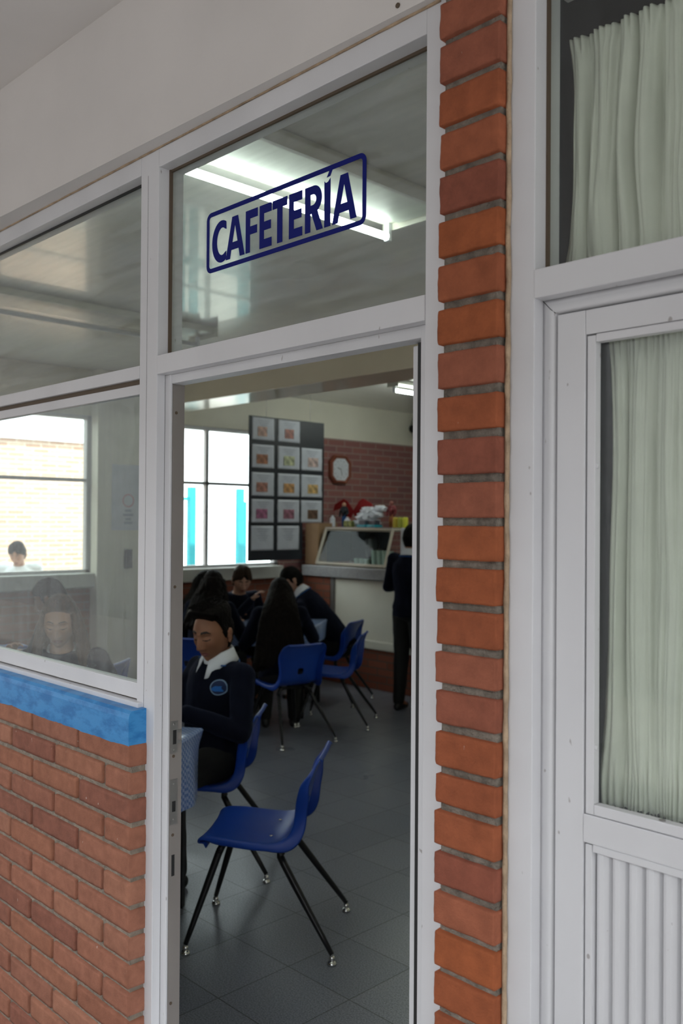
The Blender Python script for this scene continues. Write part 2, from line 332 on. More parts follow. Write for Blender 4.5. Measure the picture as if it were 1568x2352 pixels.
# ------------------------------------------------------------------ brickwork
def rough_box(bm, mn, mx, seg, r, amp, seed):
    mn, mx = Vector(mn), Vector(mx); key = {}
    def vert(i, j, k):
        if (i, j, k) in key: return key[(i, j, k)]
        p = Vector((mn.x+(mx.x-mn.x)*i/seg[0], mn.y+(mx.y-mn.y)*j/seg[1], mn.z+(mx.z-mn.z)*k/seg[2]))
        s = Vector((seed*3.1, seed*7.7, seed*1.3)); chip = max(0, noise.noise(p*38+s))
        rr = r*(1+1.6*chip); q = Vector([min(max(p[a], mn[a]+rr), mx[a]-rr) for a in range(3)]); d = p-q
        if d.length > 1e-9: p = q+d.normalized()*rr*min(1, d.length/rr) if sum(abs(d[a]) > 1e-6 for a in range(3)) > 1 else p
        nv = (p-(mn+mx)/2).normalized(); p += nv*amp*(noise.noise(p*55+s)+.5*noise.noise(p*130+s))
        v = bm.verts.new(p); key[(i, j, k)] = v; return v
    I, J, K = seg
    for i in range(I):
        for k in range(K):
            bm.faces.new((vert(i, 0, k), vert(i+1, 0, k), vert(i+1, 0, k+1), vert(i, 0, k+1)))
    for j in range(J):
        for k in range(K):
            bm.faces.new((vert(I, j, k), vert(I, j+1, k), vert(I, j+1, k+1), vert(I, j, k+1))); bm.faces.new((vert(0, j+1, k), vert(0, j, k), vert(0, j, k+1), vert(0, j+1, k+1)))
    for i in range(I):
        for j in range(J):
            bm.faces.new((vert(i, j, K), vert(i+1, j, K), vert(i+1, j+1, K), vert(i, j+1, K))); bm.faces.new((vert(i, j+1, 0), vert(i+1, j+1, 0), vert(i+1, j, 0), vert(i, j, 0)))
rnd = random.Random(4)
pil = empty('trim_8', (-.974, .05, 0), kind='structure')                              # brick pillar
bm = bmesh.new(); rough_box(bm, (-1.0365, -.0150, 0), (-.9125, .139, 3.14), (16, 4, 420), .001, .0016, 3)
o = obj('mortar_core', bm, 'mortar', pil, smooth=True); o.location = (.974, -.05, 0)
mz = [2.62, 2.539, 2.461, 2.381, 2.3, 2.221, 2.14, 2.062, 1.981, 1.904, 1.826, 1.749, 1.673, 1.597, 1.52, 1.45, 1.377, 1.301, 1.234, 1.159, 1.088, 1.018, .942, .87]
mz = [2.62+.079*k for k in range(6, 0, -1)]+mz+[.87-.0735*k for k in range(1, 12)]
bm = bmesh.new()
for i in range(len(mz)-1):
    j = rnd.uniform(-.0016, .0016)
    rough_box(bm, (-1.042+j, -.026+rnd.uniform(-.001, .001), mz[i+1]+.0068+rnd.uniform(-.001, .001)), (-.908+j*.5, .135, mz[i]-.0068+rnd.uniform(-.001, .001)), (26, 5, 12), .0026, .0012, i+1)
o = obj('bricks', bm, 'pbrick', pil, smooth=True); o.location = (.974, -.05, 0)
# low wall under the left window
lw = empty('wall_low', (-3.5, 0, 0), kind='structure')
bm = B((-6.5, -2.045, -.040, .10, -.02, 1.16)); o = obj('mortar_core', bm, 'mortar2', lw); o.location = (3.5, 0, 0)
bm = bmesh.new(); z1 = 1.1685; n = 0
for row in range(17):
    zt = z1-.0713*row-.0066; zb = z1-.0713*(row+1)+.0066; x = -2.0385 if row % 2 else -2.0385
    L = (.268 if row % 2 == 0 else .128)
    while x > -4.2:
        n += 1; j = rnd.uniform(-.002, .002)
        rough_box(bm, (x-L, -.050+rnd.uniform(-.0012, .0012), zb+rnd.uniform(-.0012, .0012)), (x, .07, zt+rnd.uniform(-.0012, .0012)), (22 if L > .2 else 11, 3, 6), .003, .0012, n+90)
        x -= L+.0135; L = .2685+j
o = obj('bricks', bm, 'wbrick', lw, smooth=True); o.location = (3.5, 0, 0)
bm = bmesh.new(); V = []
N_ = 160
for i in range(N_+1):                                                                   # painted cap with a wavy lower paint edge
    x = -4.4+(2.358)*i/N_; wv = .005*noise.noise(Vector((x*9, 0, 0)))+.004*noise.noise(Vector((x*40, 3, 0)))
    V.append([Vector((x, .0, 1.252)), Vector((x, -.042, 1.250)), Vector((x, -.050, 1.243)), Vector((x, -.0525, 1.23)), Vector((x, -.0525, 1.18)), Vector((x, -.0515, 1.1575+wv)), Vector((x, -.046, 1.1575+wv))])
G = grid(bm, V)
for x in (-4.4+2.358, ):
    e = G[-1]; ys = [bm.verts.new((x+.001, 0.0, z)) for z in (1.1575, )]
    bm.faces.new([e[0]]+e[1:]+ys)
o = obj('painted_cap', bm, 'blue', lw); o.location = (3.5, 0, 0)
bm = bmesh.new(); tube(bm, [(-2.047, -.012, 1.159), (-2.046, -.012, 1.147), (-2.0455, -.0125, 1.137)], [.0035, .0032, .0022], 8)
o = obj('paint_drip', bm, 'blue', lw); o.location = (3.5, 0, 0)
bm = bmesh.new(); tube(bm, [(-2.052, -.004+.002*noise.noise(Vector((0, 0, z*20))), z) for z in np.linspace(0, 1.15, 60)], [.008+.003*noise.noise(Vector((5, 0, z*25))) for z in np.linspace(0, 1.15, 60)], 8)
o = obj('mortar_fillet', bm, 'mortar2', lw, smooth=True); o.location = (3.5, 0, 0)

# ------------------------------------------------------------------ facade frames: door_1 = cafeteria doorway with its transom
D1 = empty('door_1', (-1.55, 0, 0), kind='structure')
def part(name, m, par, *b, bevel=.0015):
    o = obj(name, B(*b), m, par, bevel=bevel); o.location = -par.location; return o
part('mullion', 'frame', D1, (-2.090, -2.005, 0, .077, -.02, 2.718))
part('mullion_seam', 'black', D1, (-2.0555, -2.0548, -.0004, .001, 1.25, 2.66), bevel=0)
part('post', 'frame', D1, (-1.094, -1.015, 0, .10, -.02, 2.745))
part('head_rail', 'frame', D1, (-2.005, -1.094, .0, .077, 2.670, 2.718))
part('transom_bar', 'frame', D1, (-2.005, -1.0945, -.001, .10, 2.127, 2.176))
part('glazing_gasket', 'gasket', D1, (-2.004, -1.095, .034, .0400, 2.664, 2.670), (-2.005, -1.999, .032, .0400, 2.176, 2.67), (-1.101, -1.095, .032, .0400, 2.176, 2.665), bevel=0)
part('head_bead', 'frame', D1, (-2.005, -1.094, .027, .069, 2.103, 2.127))
part('jamb_bead', 'frame', D1, (-2.006, -1.980, .025, .032, 0, 2.127), (-1.1255, -1.094, .025, .04, 0, 2.127))
part('jamb_liner', 'jamb', D1, (-2.006, -1.9798, .0322, .069, 0, 2.1028), bevel=0)
part('mitre_line', 'black', D1, (-2.0055, -2.0045, .0243, .0253, 0, 2.127), bevel=0)
part('weather_strip', 'black', D1, (-1.146, -1.119, .0402, .0495, .0, 2.098), bevel=0)
lf = part('door_leaf', 'frame', D1, (-1.167, -1.128, .050, .95, .01, 2.095), bevel=.002)
part('transom_pane', 'transom', D1, (-2.004, -1.095, .0405, .0435, 2.176, 2.67), bevel=0)
def ring_plate(name, y0, y1, z0, z1, hy0, hy1, hz0, hz1, m='steel'):
    bm = B((-1.9797, -1.9785, y0, y1, z0, hz0), (-1.9797, -1.9785, y0, y1, hz1, z1), (-1.9797, -1.9785, y0, hy0, hz0, hz1), (-1.9797, -1.9785, hy1, y1, hz0, hz1))
    o = obj(name, bm, m, D1); o.location = -D1.location
    o2 = part('latch_hole', 'black', D1, (-1.9799, -1.9792, hy0, hy1, hz0, hz1), bevel=0)
ring_plate('strike_plate', .0335, .0555, 1.138, 1.222, .041, .052, 1.161, 1.198)
ring_plate('strike_plate', .0335, .0565, .952, 1.070, .040, .051, .985, 1.013)
part('strike_lip', 'steel', D1, (-1.9799, -1.979, .0545, .0685, 1.162, 1.170), (-1.9799, -1.979, .0545, .0685, 1.190, 1.198), (-1.9797, -1.979, .040, .051, 1.015, 1.030), bevel=0)
part('latch_slot', 'black', D1, (-1.9799, -1.9792, .0405, .0495, .818, .873), bevel=0)
for (yy, zz) in ((.0435, 2.028), (.0435, 1.572), (.044, 1.130), (.0435, .925), (.042, .488)):
    bm = bmesh.new(); bmesh.ops.create_cone(bm, cap_ends=True, segments=16, radius1=.0042, radius2=.0042, depth=.0012, matrix=Matrix.Translation((-1.9796, yy, zz)) @ Matrix.Rotation(R(90), 4, 'Y'))
    o = obj('screw_hole', bm, 'gasket', D1); o.location = -D1.location
for (yy, zz) in ((.044, 1.213), (.045, 1.146), (.045, 1.058), (.045, .965)):
    bm = bmesh.new(); ell(bm, (-1.9785, yy, zz), (.0012, .0032, .0032), 12, 8); o = obj('screw', bm, 'steel', D1, smooth=True); o.location = -D1.location

# window_1 = glazing left of the doorway
W1 = empty('window_1', (-3.2, 0, 0), kind='structure')
part('head_rail', 'frame', W1, (-4.6, -2.0905, .0, .077, 2.670, 2.718))
part('transom_bar', 'frame', W1, (-4.6, -2.0905, .0, .10, 2.125, 2.160))
part('sash_track', 'gasket', W1, (-4.6, -2.0905, .012, .06, 2.108, 2.125), bevel=0)
part('sash', 'frame', W1, (-4.5, -2.0905, .010, .035, 2.085, 2.112), (-4.5, -2.0905, .004, .035, 1.268, 1.310), (-4.5, -4.46, .004, .035, 1.310, 2.085))
part('sill_track', 'gasket', W1, (-4.6, -2.0905, .014, .05, 1.255, 1.272), bevel=0)
part('sill_rail', 'frame', W1, (-4.6, -2.062, -.014, .012, 1.2505, 1.264))
part('side_stile', 'frame', W1, (-4.64, -4.56, 0, .1, 1.25, 2.718))
part('transom_pane', 'transom', W1, (-4.6, -2.0905, .0405, .0435, 2.16, 2.67), bevel=0)
part('sash_pane', 'dirty', W1, (-4.5, -2.0905, .0185, .0215, 1.30, 2.09), bevel=0)
part('glazing_gasket', 'black', W1, (-4.6, -2.0905, .034, .0400, 2.664, 2.67), bevel=0)
tag(obj('wall_front_low', B((-7.75, -4.64, -.04, .10, -.02, 2.72), (-6.5, -4.5, -.04, .1, 0, 1.2)), 'lintel'), kind='structure')

# door_2 = aluminium door with curtains on the right
D2 = empty('door_2', (-.4, 0, 0), kind='structure')
part('frame_post', 'frame', D2, (-.908, -.853, 0, .077, -.02, 2.745))
part('transom_bar', 'frame', D2, (-.8535, .10, -.001, .10, 2.127, 2.176))
part('head_rail', 'frame', D2, (-.853, .10, 0, .10, 2.670, 2.745))
part('frame_post_right', 'frame', D2, (.06, .14, 0, .10, -.02, 2.745))
part('glazing_gasket', 'gasket', D2, (-.853, -.848, .033, .040, 2.176, 2.67), bevel=0)
part('transom_pane', 'curtglass', D2, (-.853, .06, .0405, .0435, 2.176, 2.67), bevel=0)
def mould(pts, axis_from, axis_to, axis):      # extruded bead with rounded nose; pts are (across, depth)
    bm = bmesh.new(); rows = []
    for t in (axis_from, axis_to):
        rows.append([Vector((p[0], p[1], t(p) if callable(t) else t)) if axis == 'z' else Vector(((t(p) if callable(t) else t), p[1], p[0])) for p in pts])
    grid(bm, rows); return bm
prof = [(0, .06), (0, .027), (.006, .0262), (.011, .0245), (.016, .0238), (.021, .0250), (.0245, .029), (.0245, .06)]
bm = mould([(-.853+a, d) for a, d in prof], 0, lambda p: 2.127-(p[0]+.853), 'z')
o = obj('jamb_bead', bm, 'frame', D2, smooth=True); o.location = -D2.location
bm = mould([(2.127-a, d) for a, d in prof], lambda p: -.853+(2.127-p[0]), .06, 'x')
o = obj('head_bead', bm, 'frame', D2, smooth=True); o.location = -D2.location
bm = bmesh.new(); tube(bm, [(-.853, .0262, 2.127), (-.8365, .0232, 2.1105), (-.8290, .0272, 2.103)], .0006, 6); o = obj('mitre_line', bm, 'black', D2); o.location = -D2.location
part('shadow_gap', 'black', D2, (-.8300, -.8235, .040, .055, 0, 2.104), (-.83, .06, .040, .055, 2.090, 2.104), bevel=0)
lfd = empty('door_leaf', (0, 0, 0)); lfd.parent = D2; lfd.location = (0, 0, 0)
def lpart(name, m, *b, bevel=.0012):
    o = obj(name, B(*b), m, lfd, bevel=bevel); o.location = -D2.location; return o
lpart('stile', 'frame', (-.8235, -.7712, .025, .062, .01, 2.0985), (-.02, .05, .025, .062, .01, 2.0985))
lpart('top_rail', 'frame', (-.7708, -.02, .0255, .062, 2.0580, 2.0985))
lpart('middle_rail', 'frame', (-.7708, -.02, .0250, .062, 1.2265, 1.2725))
lpart('bottom_rail', 'frame', (-.7708, -.02, .0255, .062, .01, .15))
lpart('glazing_bead', 'frame', (-.7530, -.02, .0275, .045, 2.0440, 2.0572), (-.7685, -.7535, .0275, .045, 1.2735, 2.0555), (-.7530, -.02, .0275, .045, 1.2735, 1.2905))
lpart('panel_bead', 'frame', (-.7550, -.02, .0275, .040, 1.2130, 1.2255), (-.7690, -.7565, .0285, .045, .15, 1.2235))
lpart('glass_pane', 'curtglass', (-.7525, -.03, .0445, .0475, 1.290, 2.044), bevel=0)
for zz in (1.842, 1.382):
    bm = bmesh.new(); ell(bm, (-.7525, .034, zz), (.0022, .0048, .0048), 14, 8); o = obj('bead_screw', bm, 'frame', lfd, smooth=True); o.location = -D2.location
bm = bmesh.new(); ell(bm, (-.640, .034, 1.2915), (.0055, .0045, .002), 14, 8); o = obj('bead_screw', bm, 'steel', lfd, smooth=True); o.location = -D2.location
pts = []; x = -.7565                                                                  # reeded lower panel
while x < -.02:
    for t, d in ((0, .052), (.04, .0425), (.12, .0385), (.3, .0365), (.55, .0375), (.8, .0425), (.97, .0505)): pts.append((x+t*.0285, d))
    x += .0285
bm = mould(pts, .15, 1.2135, 'z'); o = obj('reeded_panel', bm, 'frame', lfd, smooth=False); o.location = -D2.location
# caulk line between pillar and frame
bm = bmesh.new(); zs = np.linspace(.0, 3.0, 260)
tube(bm, [(-.9035+.0012*noise.noise(Vector((0, 7, z*14))), -.004+.0015*noise.noise(Vector((3, 0, z*22))), z) for z in zs], [.0045+.0014*noise.noise(Vector((9, 0, z*30))) for z in zs], 8)
tag(obj('trim_9', bm, 'caulk', smooth=True), kind='structure')
# gap filler strips under the front wall, and an anchor bolt hole
bm = bmesh.new(); xs_ = np.linspace(-4.6, -1.06, 200)
tube(bm, [(x, -.002, 2.7195+.0012*noise.noise(Vector((x*15, 0, 0)))) for x in xs_], [.0028+.0022*abs(noise.noise(Vector((x*9, 5, 0)))) for x in xs_], 6)
tag(obj('trim_10', bm, 'caulk', smooth=True), kind='structure')
bm = bmesh.new(); bmesh.ops.create_cone(bm, cap_ends=True, segments=16, radius1=.005, radius2=.005, depth=.003, matrix=Matrix.Translation((-1.148, -.0225, 2.736)) @ Matrix.Rotation(R(90), 4, 'X'))
tag(obj('trim_11', bm, 'gasket'), kind='structure')

# far windows in the left wall
def far_window(name, y0, y1, muls, bar, short=None):
    e = empty(name, (-7.66, (y0+y1)/2, 1.245), kind='structure')
    b = [(-7.70, -7.63, y0, y0+.05, 1.245, 2.71), (-7.70, -7.63, y1-.05, y1, 1.245, 2.71), (-7.70, -7.63, y0, y1, 1.245, 1.275), (-7.70, -7.63, y0, y1, 2.672, 2.71)]
    for m_ in muls: b.append((-7.69, -7.64, m_-.02, m_+.02, 1.27, 2.68))
    b.append((-7.69, -7.64, y0, y1, bar-.016, bar+.016))
    if short: b.append((-7.69, -7.65, short-.012, short+.012, bar, 2.68))
    o = obj('window_frame', B(*b), 'frame', e, bevel=.002); o.location = -e.location
    o = obj('pane', B((-7.667, -7.664, y0+.03, y1-.03, 1.26, 2.69)), 'glass', e); o.location = -e.location
far_window('window_2', .9, 2.915, [], 2.105, 2.03)
far_window('window_3', 3.80, 5.2, [4.245], 2.123)

# ------------------------------------------------------------------ the sign on the transom glass
SG = empty('window_lettering', (-1.565, .039, 2.44), label='navy CAFETERÍA lettering in a rounded frame on the transom glass', cat='sign')
def poly_curve(name, loops, m, parent, th=.0004):
    cu = bpy.data.curves.new(name, 'CURVE'); cu.dimensions = '2D'; cu.fill_mode = 'BOTH'; cu.extrude = th
    for lp in loops:
        s = cu.splines.new('POLY'); s.points.add(len(lp)-1); s.use_cyclic_u = True
        for i, (x, y) in enumerate(lp): s.points[i].co = (x, y, 0, 1)
    t = bpy.data.objects.new(name, cu); COL.objects.link(t); dg = bpy.context.evaluated_depsgraph_get()
    me = bpy.data.meshes.new_from_object(t.evaluated_get(dg)); bpy.data.objects.remove(t); me.materials.clear()
    o = link(name, me, m, parent); o.rotation_euler = (R(90), 0, 0); o.location.y = -.0006 if 'accent' in name else 0; return o
def rrect(x0, x1, y0, y1, r, n=8):
    out = []
    for cx, cy, a in ((x1-r, y1-r, 0), (x0+r, y1-r, 90), (x0+r, y0+r, 180), (x1-r, y0+r, 270)):
        for k in range(n+1): t = R(a+90*k/n); out.append((cx+r*math.cos(t), cy+r*math.sin(t)))
    return out
def arc(cx, cy, rx, ry, a0, a1, n=14): return [(cx+rx*math.cos(R(a0+(a1-a0)*k/n)), cy+ry*math.sin(R(a0+(a1-a0)*k/n))) for k in range(n+1)]
fx0, fx1, fz0, fz1 = -.280, .277, -.0755, .0755
poly_curve('lettering_frame', [rrect(fx0, fx1, fz0, fz1, .019), rrect(fx0+.011, fx1-.011, fz0+.011, fz1-.011, .008)], 'sign', SG)
Hh = .101                                                                               # cap height, baseline at z0
z0 = -.0555
def glyph(ch):
    s = .20                                                                             # stem as fraction of width .062
    if ch == 'C': return [arc(.036, .5, .036, .515, 62, 298, 26)+[(.0535, .235)]+arc(.038, .5, .0195, .335, 300, 60, 22)+[(.0535, .765)]]
    if ch == 'A': return [[(0, 0), (.0235, 1), (.0445, 1), (.069, 0), (.052, 0), (.0475, .205), (.0205, .205), (.0165, 0)], [(.0245, .385), (.0435, .385), (.034, .80)]]
    if ch == 'F': return [[(0, 0), (0, 1), (.048, 1), (.048, .80), (.0175, .80), (.0175, .61), (.0455, .61), (.0455, .42), (.0175, .42), (.0175, 0)]]
    if ch == 'E': return [[(0, 0), (0, 1), (.050, 1), (.050, .80), (.0185, .80), (.0185, .605), (.0475, .605), (.0475, .405), (.0185, .405), (.0185, .20), (.0505, .20), (.0505, 0)]]
    if ch == 'T': return [[(.0175, 0), (.0175, .80), (0, .80), (0, 1), (.054, 1), (.054, .80), (.0365, .80), (.0365, 0)]]
    if ch == 'R': return [[(0, 0), (0, 1), (.026, 1)]+arc(.028, .70, .026, .30, 88, -62, 14)+[(.0575, 0), (.0375, 0), (.021, .395), (.0175, .395), (.0175, 0)], [(.0175, .58), (.0175, .815)]+arc(.025, .698, .0115, .118, 90, -90, 10)]
    if ch == 'I': return [[(0, 0), (0, 1.0), (.004, .955), (.011, .965), (.0185, 1.03), (.0185, 0)]]
gw = dict(C=.0535, A=.069, F=.048, E=.0505, T=.054, R=.0575, I=.0185)
for ch, x, x_ in (('C', -.257, -.199), ('A', -.201, -.127), ('F', -.123, -.078), ('E', -.071, -.027), ('T', -.024, .028), ('E', .034, .079), ('R', .088, .146), ('I', .1505, .1695), ('A', .175, .249)):
    kx = (x_-x)/gw[ch]
    poly_curve('letter', [[(x+px*kx, z0+pz*Hh) for px, pz in lp] for lp in glyph(ch)], 'sign', SG)
poly_curve('letter_accent', [[(.1585, z0+1.06*Hh), (.1685, z0+1.22*Hh), (.1800, z0+1.245*Hh), (.1690, z0+1.07*Hh)]], 'sign', SG)

# ------------------------------------------------------------------ curtains
def curtain(name, x0, x1, zt, zb, y, label, seed, gather=.5):
    rn = random.Random(seed); rows = []; nz, nx = 70, 520
    ks = []; s = 0
    while s < 1.02: wdt = rn.uniform(.035, .085); ks.append((s, wdt, rn.uniform(.6, 1.2), rn.uniform(-1, 1))); s += wdt
    for j in range(nz+1):
        t = j/nz; z = zt+(zb-zt)*t; row = []
        for i in range(nx+1):
            u = i/nx; k = max(a for a in range(len(ks)) if ks[a][0] <= u+1e-9); s0, wd, am, dr = ks[k]
            f = (u-s0)/wd; mid = math.sin(math.pi*t)
            a = am*(.014+.014*mid)
            d = -a*math.sin(math.pi*f)**.8+.008*noise.noise(Vector((u*60, t*2.2, seed)))*mid+.006*noise.noise(Vector((u*140, t*1.3, seed+5)))
            endw = sstep(.86, 1.0, t); topw = sstep(.10, 0, t)
            d += (.005*math.sin(u*620)+.006*noise.noise(Vector((u*330, t*8, seed))))*endw+.005*math.sin(u*480)*topw
            x = x0+(x1-x0)*u+.010*dr*mid*(1-u)*math.sin(2.2*t+dr)+.006*noise.noise(Vector((u*20, t*3, seed+9)))
            if u < .06: x += (.012*sstep(.55, .15, t)*sstep(.0, .15, t)*0+.016*math.sin(math.pi*min(1, t*1.15))-.010*sstep(.8, .96, t))*(1-u/.06)
            zz = z+(rn.uniform(-.004, .004) if j == nz else 0)+(.006*noise.noise(Vector((u*90, 0, seed))) if j == nz else 0)
            row.append(Vector((x, y+d, zz)))
        rows.append(row)
    bm = bmesh.new(); grid(bm, rows); o = obj(name, bm, 'curtain', smooth=True); sm = o.modifiers.new('s', 'SOLIDIFY'); sm.thickness = .0012; bake(o)
    return tag(o, label, 'curtain')
curtain('gathered_curtain', -.868, .04, 2.615, 2.165, .135, 'upper pale green gathered curtain behind the transom pane of the right door', 3)
curtain('gathered_curtain', -.775, -.03, 2.075, 1.272, .112, 'lower pale green gathered curtain behind the long pane of the right door', 8)
for zz, yy, lb_ in ((2.617, .135, 'thin dark wire holding up the upper curtain'), (2.077, .112, 'thin dark wire holding up the lower curtain')):
    bm = bmesh.new(); tube(bm, [(-.87, yy, zz), (.05, yy, zz)], .0025, 8); tag(obj('curtain_wire', bm, 'blackmetal', smooth=True), lb_, 'curtain wire')

# ------------------------------------------------------------------ ceiling lamps
def fluorescent(x0, x1, y0, y1, zc, strength, tubes, label, on=True):
    e = empty('fluorescent_lamp', ((x0+x1)/2, (y0+y1)/2, zc), label=label, cat='ceiling lamp')
    def lp(nm, m, *b, bevel=.003):
        o = obj(nm, B(*b), m, e, bevel=bevel); o.location = -e.location; return o
    lp('housing', 'white_housing', (x0+.02, x1-.02, y0, y1, zc-.045, zc-.002))
    lp('end_cap', 'white_housing', (x0, x1, y0-.012, y0, zc-.075, zc-.002)); lp('end_cap', 'white_housing', (x0, x1, y1, y1+.012, zc-.075, zc-.002))
    for tx in tubes:
        bm = bmesh.new(); tube(bm, [(tx, y0+.02, zc-.105), (tx, y1-.02, zc-.105)], .016, 14)
        o = obj('tube', bm, emit('lamp glow', (.90, 1.0, .93), strength) if on else 'white', e, smooth=True); o.location = -e.location
        for yy in (y0, y1-.022): lp('socket', 'white', (tx-.014, tx+.014, yy, yy+.022, zc-.125, zc-.045), bevel=.002)
    return e
def perf():
    m, n, l, b = nt('perforated reflector'); b.inputs['Roughness'].default_value = .4
    g = n.new('ShaderNodeNewGeometry'); vo = n.new('ShaderNodeTexVoronoi'); vo.inputs['Scale'].default_value = 95; vo.inputs['Randomness'].default_value = 0
    l.new(g.outputs['Position'], vo.inputs['Vector']); r = n.new('ShaderNodeMapRange'); r.inputs['From Min'].default_value = .25; r.inputs['From Max'].default_value = .38; l.new(vo.outputs['Distance'], r.inputs['Value'])
    mx = n.new('ShaderNodeMixRGB'); mx.inputs[1].default_value = (.30, .33, .30, 1); mx.inputs[2].default_value = (.68, .72, .66, 1); l.new(r.outputs[0], mx.inputs[0]); l.new(mx.outputs[0], b.inputs['Base Color']); return m
M['perf'] = perf(); M['white_housing'] = mat('lamp housing', (.62, .62, .54), .35)
LA = fluorescent(-2.775, -2.38, .18, 1.68, 3.13, 20, [-2.73], 'lit fluorescent ceiling lamp with a perforated reflector just inside the doorway')
o = obj('reflector', B((-2.66, -2.385, .18, 1.66, 3.07, 3.083)), 'perf', LA); o.location = -LA.location
o = obj('edge_trim', B((-2.385, -2.365, .18, 1.66, 3.05, 3.09)), 'greywall', LA); o.location = -LA.location
fluorescent(-5.55, -5.20, .3, 2.55, 3.13, 4, [-5.42], 'long unlit ceiling lamp seen through the left transom window', on=False)
fluorescent(-5.98, -5.83, 5.2, 6.4, 3.13, 40, [-5.90], 'small lit lamp on the ceiling beyond the beam')
fluorescent(-2.2, -1.85, 4.4, 6.1, 3.13, 40, [-2.02], 'unseen ceiling lamp added for light deep in the room, behind the brick pillar')  # extra lamp out of view, added only to brighten the room

# ================================================================== FURNITURE
def make_chair(loc, rz, label, group=None):
    root = empty('school_chair', loc, rz, label=label, cat='chair', group=group)
    prof = [(.218, .416, .160), (.228, .429, .178), (.221, .442, .190), (.190, .449, .198), (.13, .447, .206), (.06, .441, .210), (-.01, .436, .212), (-.07, .437, .209),
            (-.115, .448, .202), (-.148, .472, .192), (-.170, .508, .182), (-.183, .550, .177), (-.195, .600, .183), (-.208, .655, .195), (-.223, .702, .201), (-.236, .738, .197), (-.245, .760, .186), (-.252, .773, .166), (-.258, .780, .140)]
    P = spline([(0, a, b) for a, b, c in prof], 3); Wd = spline([(c, 0, 0) for a, b, c in prof], 3)
    rows = []; nu = 18
    for i, p in enumerate(P):
        t = (P[min(i+1, len(P)-1)]-P[max(i-1, 0)]).normalized(); nrm = Vector((0, -t.z, t.y)) if True else None   # towards the sitter
        nrm = Vector((0, t.z, -t.y)); nrm = -nrm if nrm.dot(Vector((0, .7, 1))) < 0 else nrm
        wd = Wd[i].x; row = []; back = sstep(.46, .62, p.z)
        dish = (.012*(1-back)+.030*back)*(1-.85*sstep(.66, .755, p.z))
        for k in range(nu+1):
            u = -1+2*k/nu; su = math.copysign(min(1, abs(u))**.9, u)
            q = Vector((su*wd, 0, 0))+p+nrm*(dish*abs(u)**2.4)
            row.append(q)
        fl = []
        for s_, e in ((-1, row[0]), (1, row[-1])):
            dep_ = (.026+.028*sstep(-.04, -.15, p.y))*(1-.85*sstep(.62, .76, p.z))*(.35+.65*sstep(.225, .15, p.y)); fl.append((e+Vector((s_*.006, 0, 0))-nrm*.004, e+Vector((s_*.009, 0, 0))-nrm*dep_))
        row = [fl[0][1], fl[0][0]]+row+[fl[1][0], fl[1][1]]; rows.append(row)
    r0 = [v+Vector((0, -.006, -.018)) for v in rows[0]]; rows.insert(0, r0)
    r1 = [v+Vector((0, -.012, -.012)) for v in rows[-1]]; rows.append(r1)
    bm = bmesh.new(); grid(bm, rows)
    kill = []
    for f in bm.faces:
        c = f.calc_center_median()
        if c.y < -.15 and abs(c.x)/.038+abs(c.z-.562)/.042 < 1: kill.append(f)
    bmesh.ops.delete(bm, geom=kill, context='FACES')
    bmesh.ops.recalc_face_normals(bm, faces=bm.faces)
    o = obj('seat_shell', bm, 'plastic', root, smooth=True)
    md = o.modifiers.new('s', 'SOLIDIFY'); md.thickness = .006; md.offset = 0
    md = o.modifiers.new('u', 'SUBSURF'); md.levels = 1; md.render_levels = 1; bake(o)
    o.data.polygons.foreach_set('use_smooth', [True]*len(o.data.polygons))
    bm = bmesh.new()
    tube(bm, [(-.115, .135, .418), (.115, .135, .418)], .011); tube(bm, [(-.115, -.08, .418), (.115, -.08, .418)], .011)
    tube(bm, [(-.10, .15, .424), (-.10, -.10, .420)], .010); tube(bm, [(.10, .15, .424), (.10, -.10, .420)], .010)
    obj('seat_frame', bm, 'blackmetal', root, smooth=True)
    for sx, f in ((-1, (.237, .270)), (1, (.237, .270)), (-1, (.244, -.325)), (1, (.244, -.325))):
        bm = bmesh.new(); s2 = 1 if f[1] > 0 else -1
        yb = .135 if s2 > 0 else -.080
        pts = spline([(sx*.10, yb, .418), (sx*.125, yb+s2*.008, .412), (sx*.145, yb+s2*.022, .385), (sx*(.145+.008), yb+s2*.034, .35), (sx*f[0], f[1], .040)], 4)
        tube(bm, pts, [.0150]*(len(pts)-4)+[.0148, .0132, .0115, .0098], 12); l = obj('leg', bm, 'blackmetal', root, smooth=True)
        bm = bmesh.new(); ell(bm, (sx*f[0], f[1], .026), (.0125, .0125, .0125), 14, 10); tube(bm, [(sx*f[0], f[1], 0), (sx*f[0], f[1], .008), (sx*f[0], f[1], .016)], [.019, .019, .012], 16)
        tube(bm, [(sx*f[0]*.985, f[1]*.985, .052), (sx*f[0], f[1], .03)], .008, 10)
        obj('glide', bm, 'chrome', l, smooth=True)
    for a in (-.10, .10):
        for b_ in (.125, -.050):
            bm = bmesh.new(); ell(bm, (a, b_, .4485 if b_ > 0 else .4435), (.0085, .0085, .0028), 14, 8); obj('bolt', bm, 'chrome', root, smooth=True)
    return root
def face(dx, dy): return math.atan2(-dx, dy)
GC = 'blue school chairs'
ch = make_chair((-2.952, 1.160, 0), face(-.781, -.625), 'empty blue plastic chair nearest the doorway, alone on the open floor', GC)
def chair(x, y, rz, label, zs=1):
    c = copy_tree(ch); c.location = (x, y, 0); c.rotation_euler = (0, 0, rz); c['label'] = label; return c
chair(-3.745, 1.46, face(-.74, -.67), 'blue chair under the boy with the badge sitting by the doorway')
chair(-5.44, 3.46, face(-.985, .17), 'blue chair seen from behind, at the far table under the long-haired girl')
chair(-5.58, 4.12, face(-.82, -.57), 'empty blue chair seen side-on between the far table and the cream counter')
chair(-6.29, 4.77, face(-.93, -.36), 'blue chair under the leaning boy at the right side of the far table')
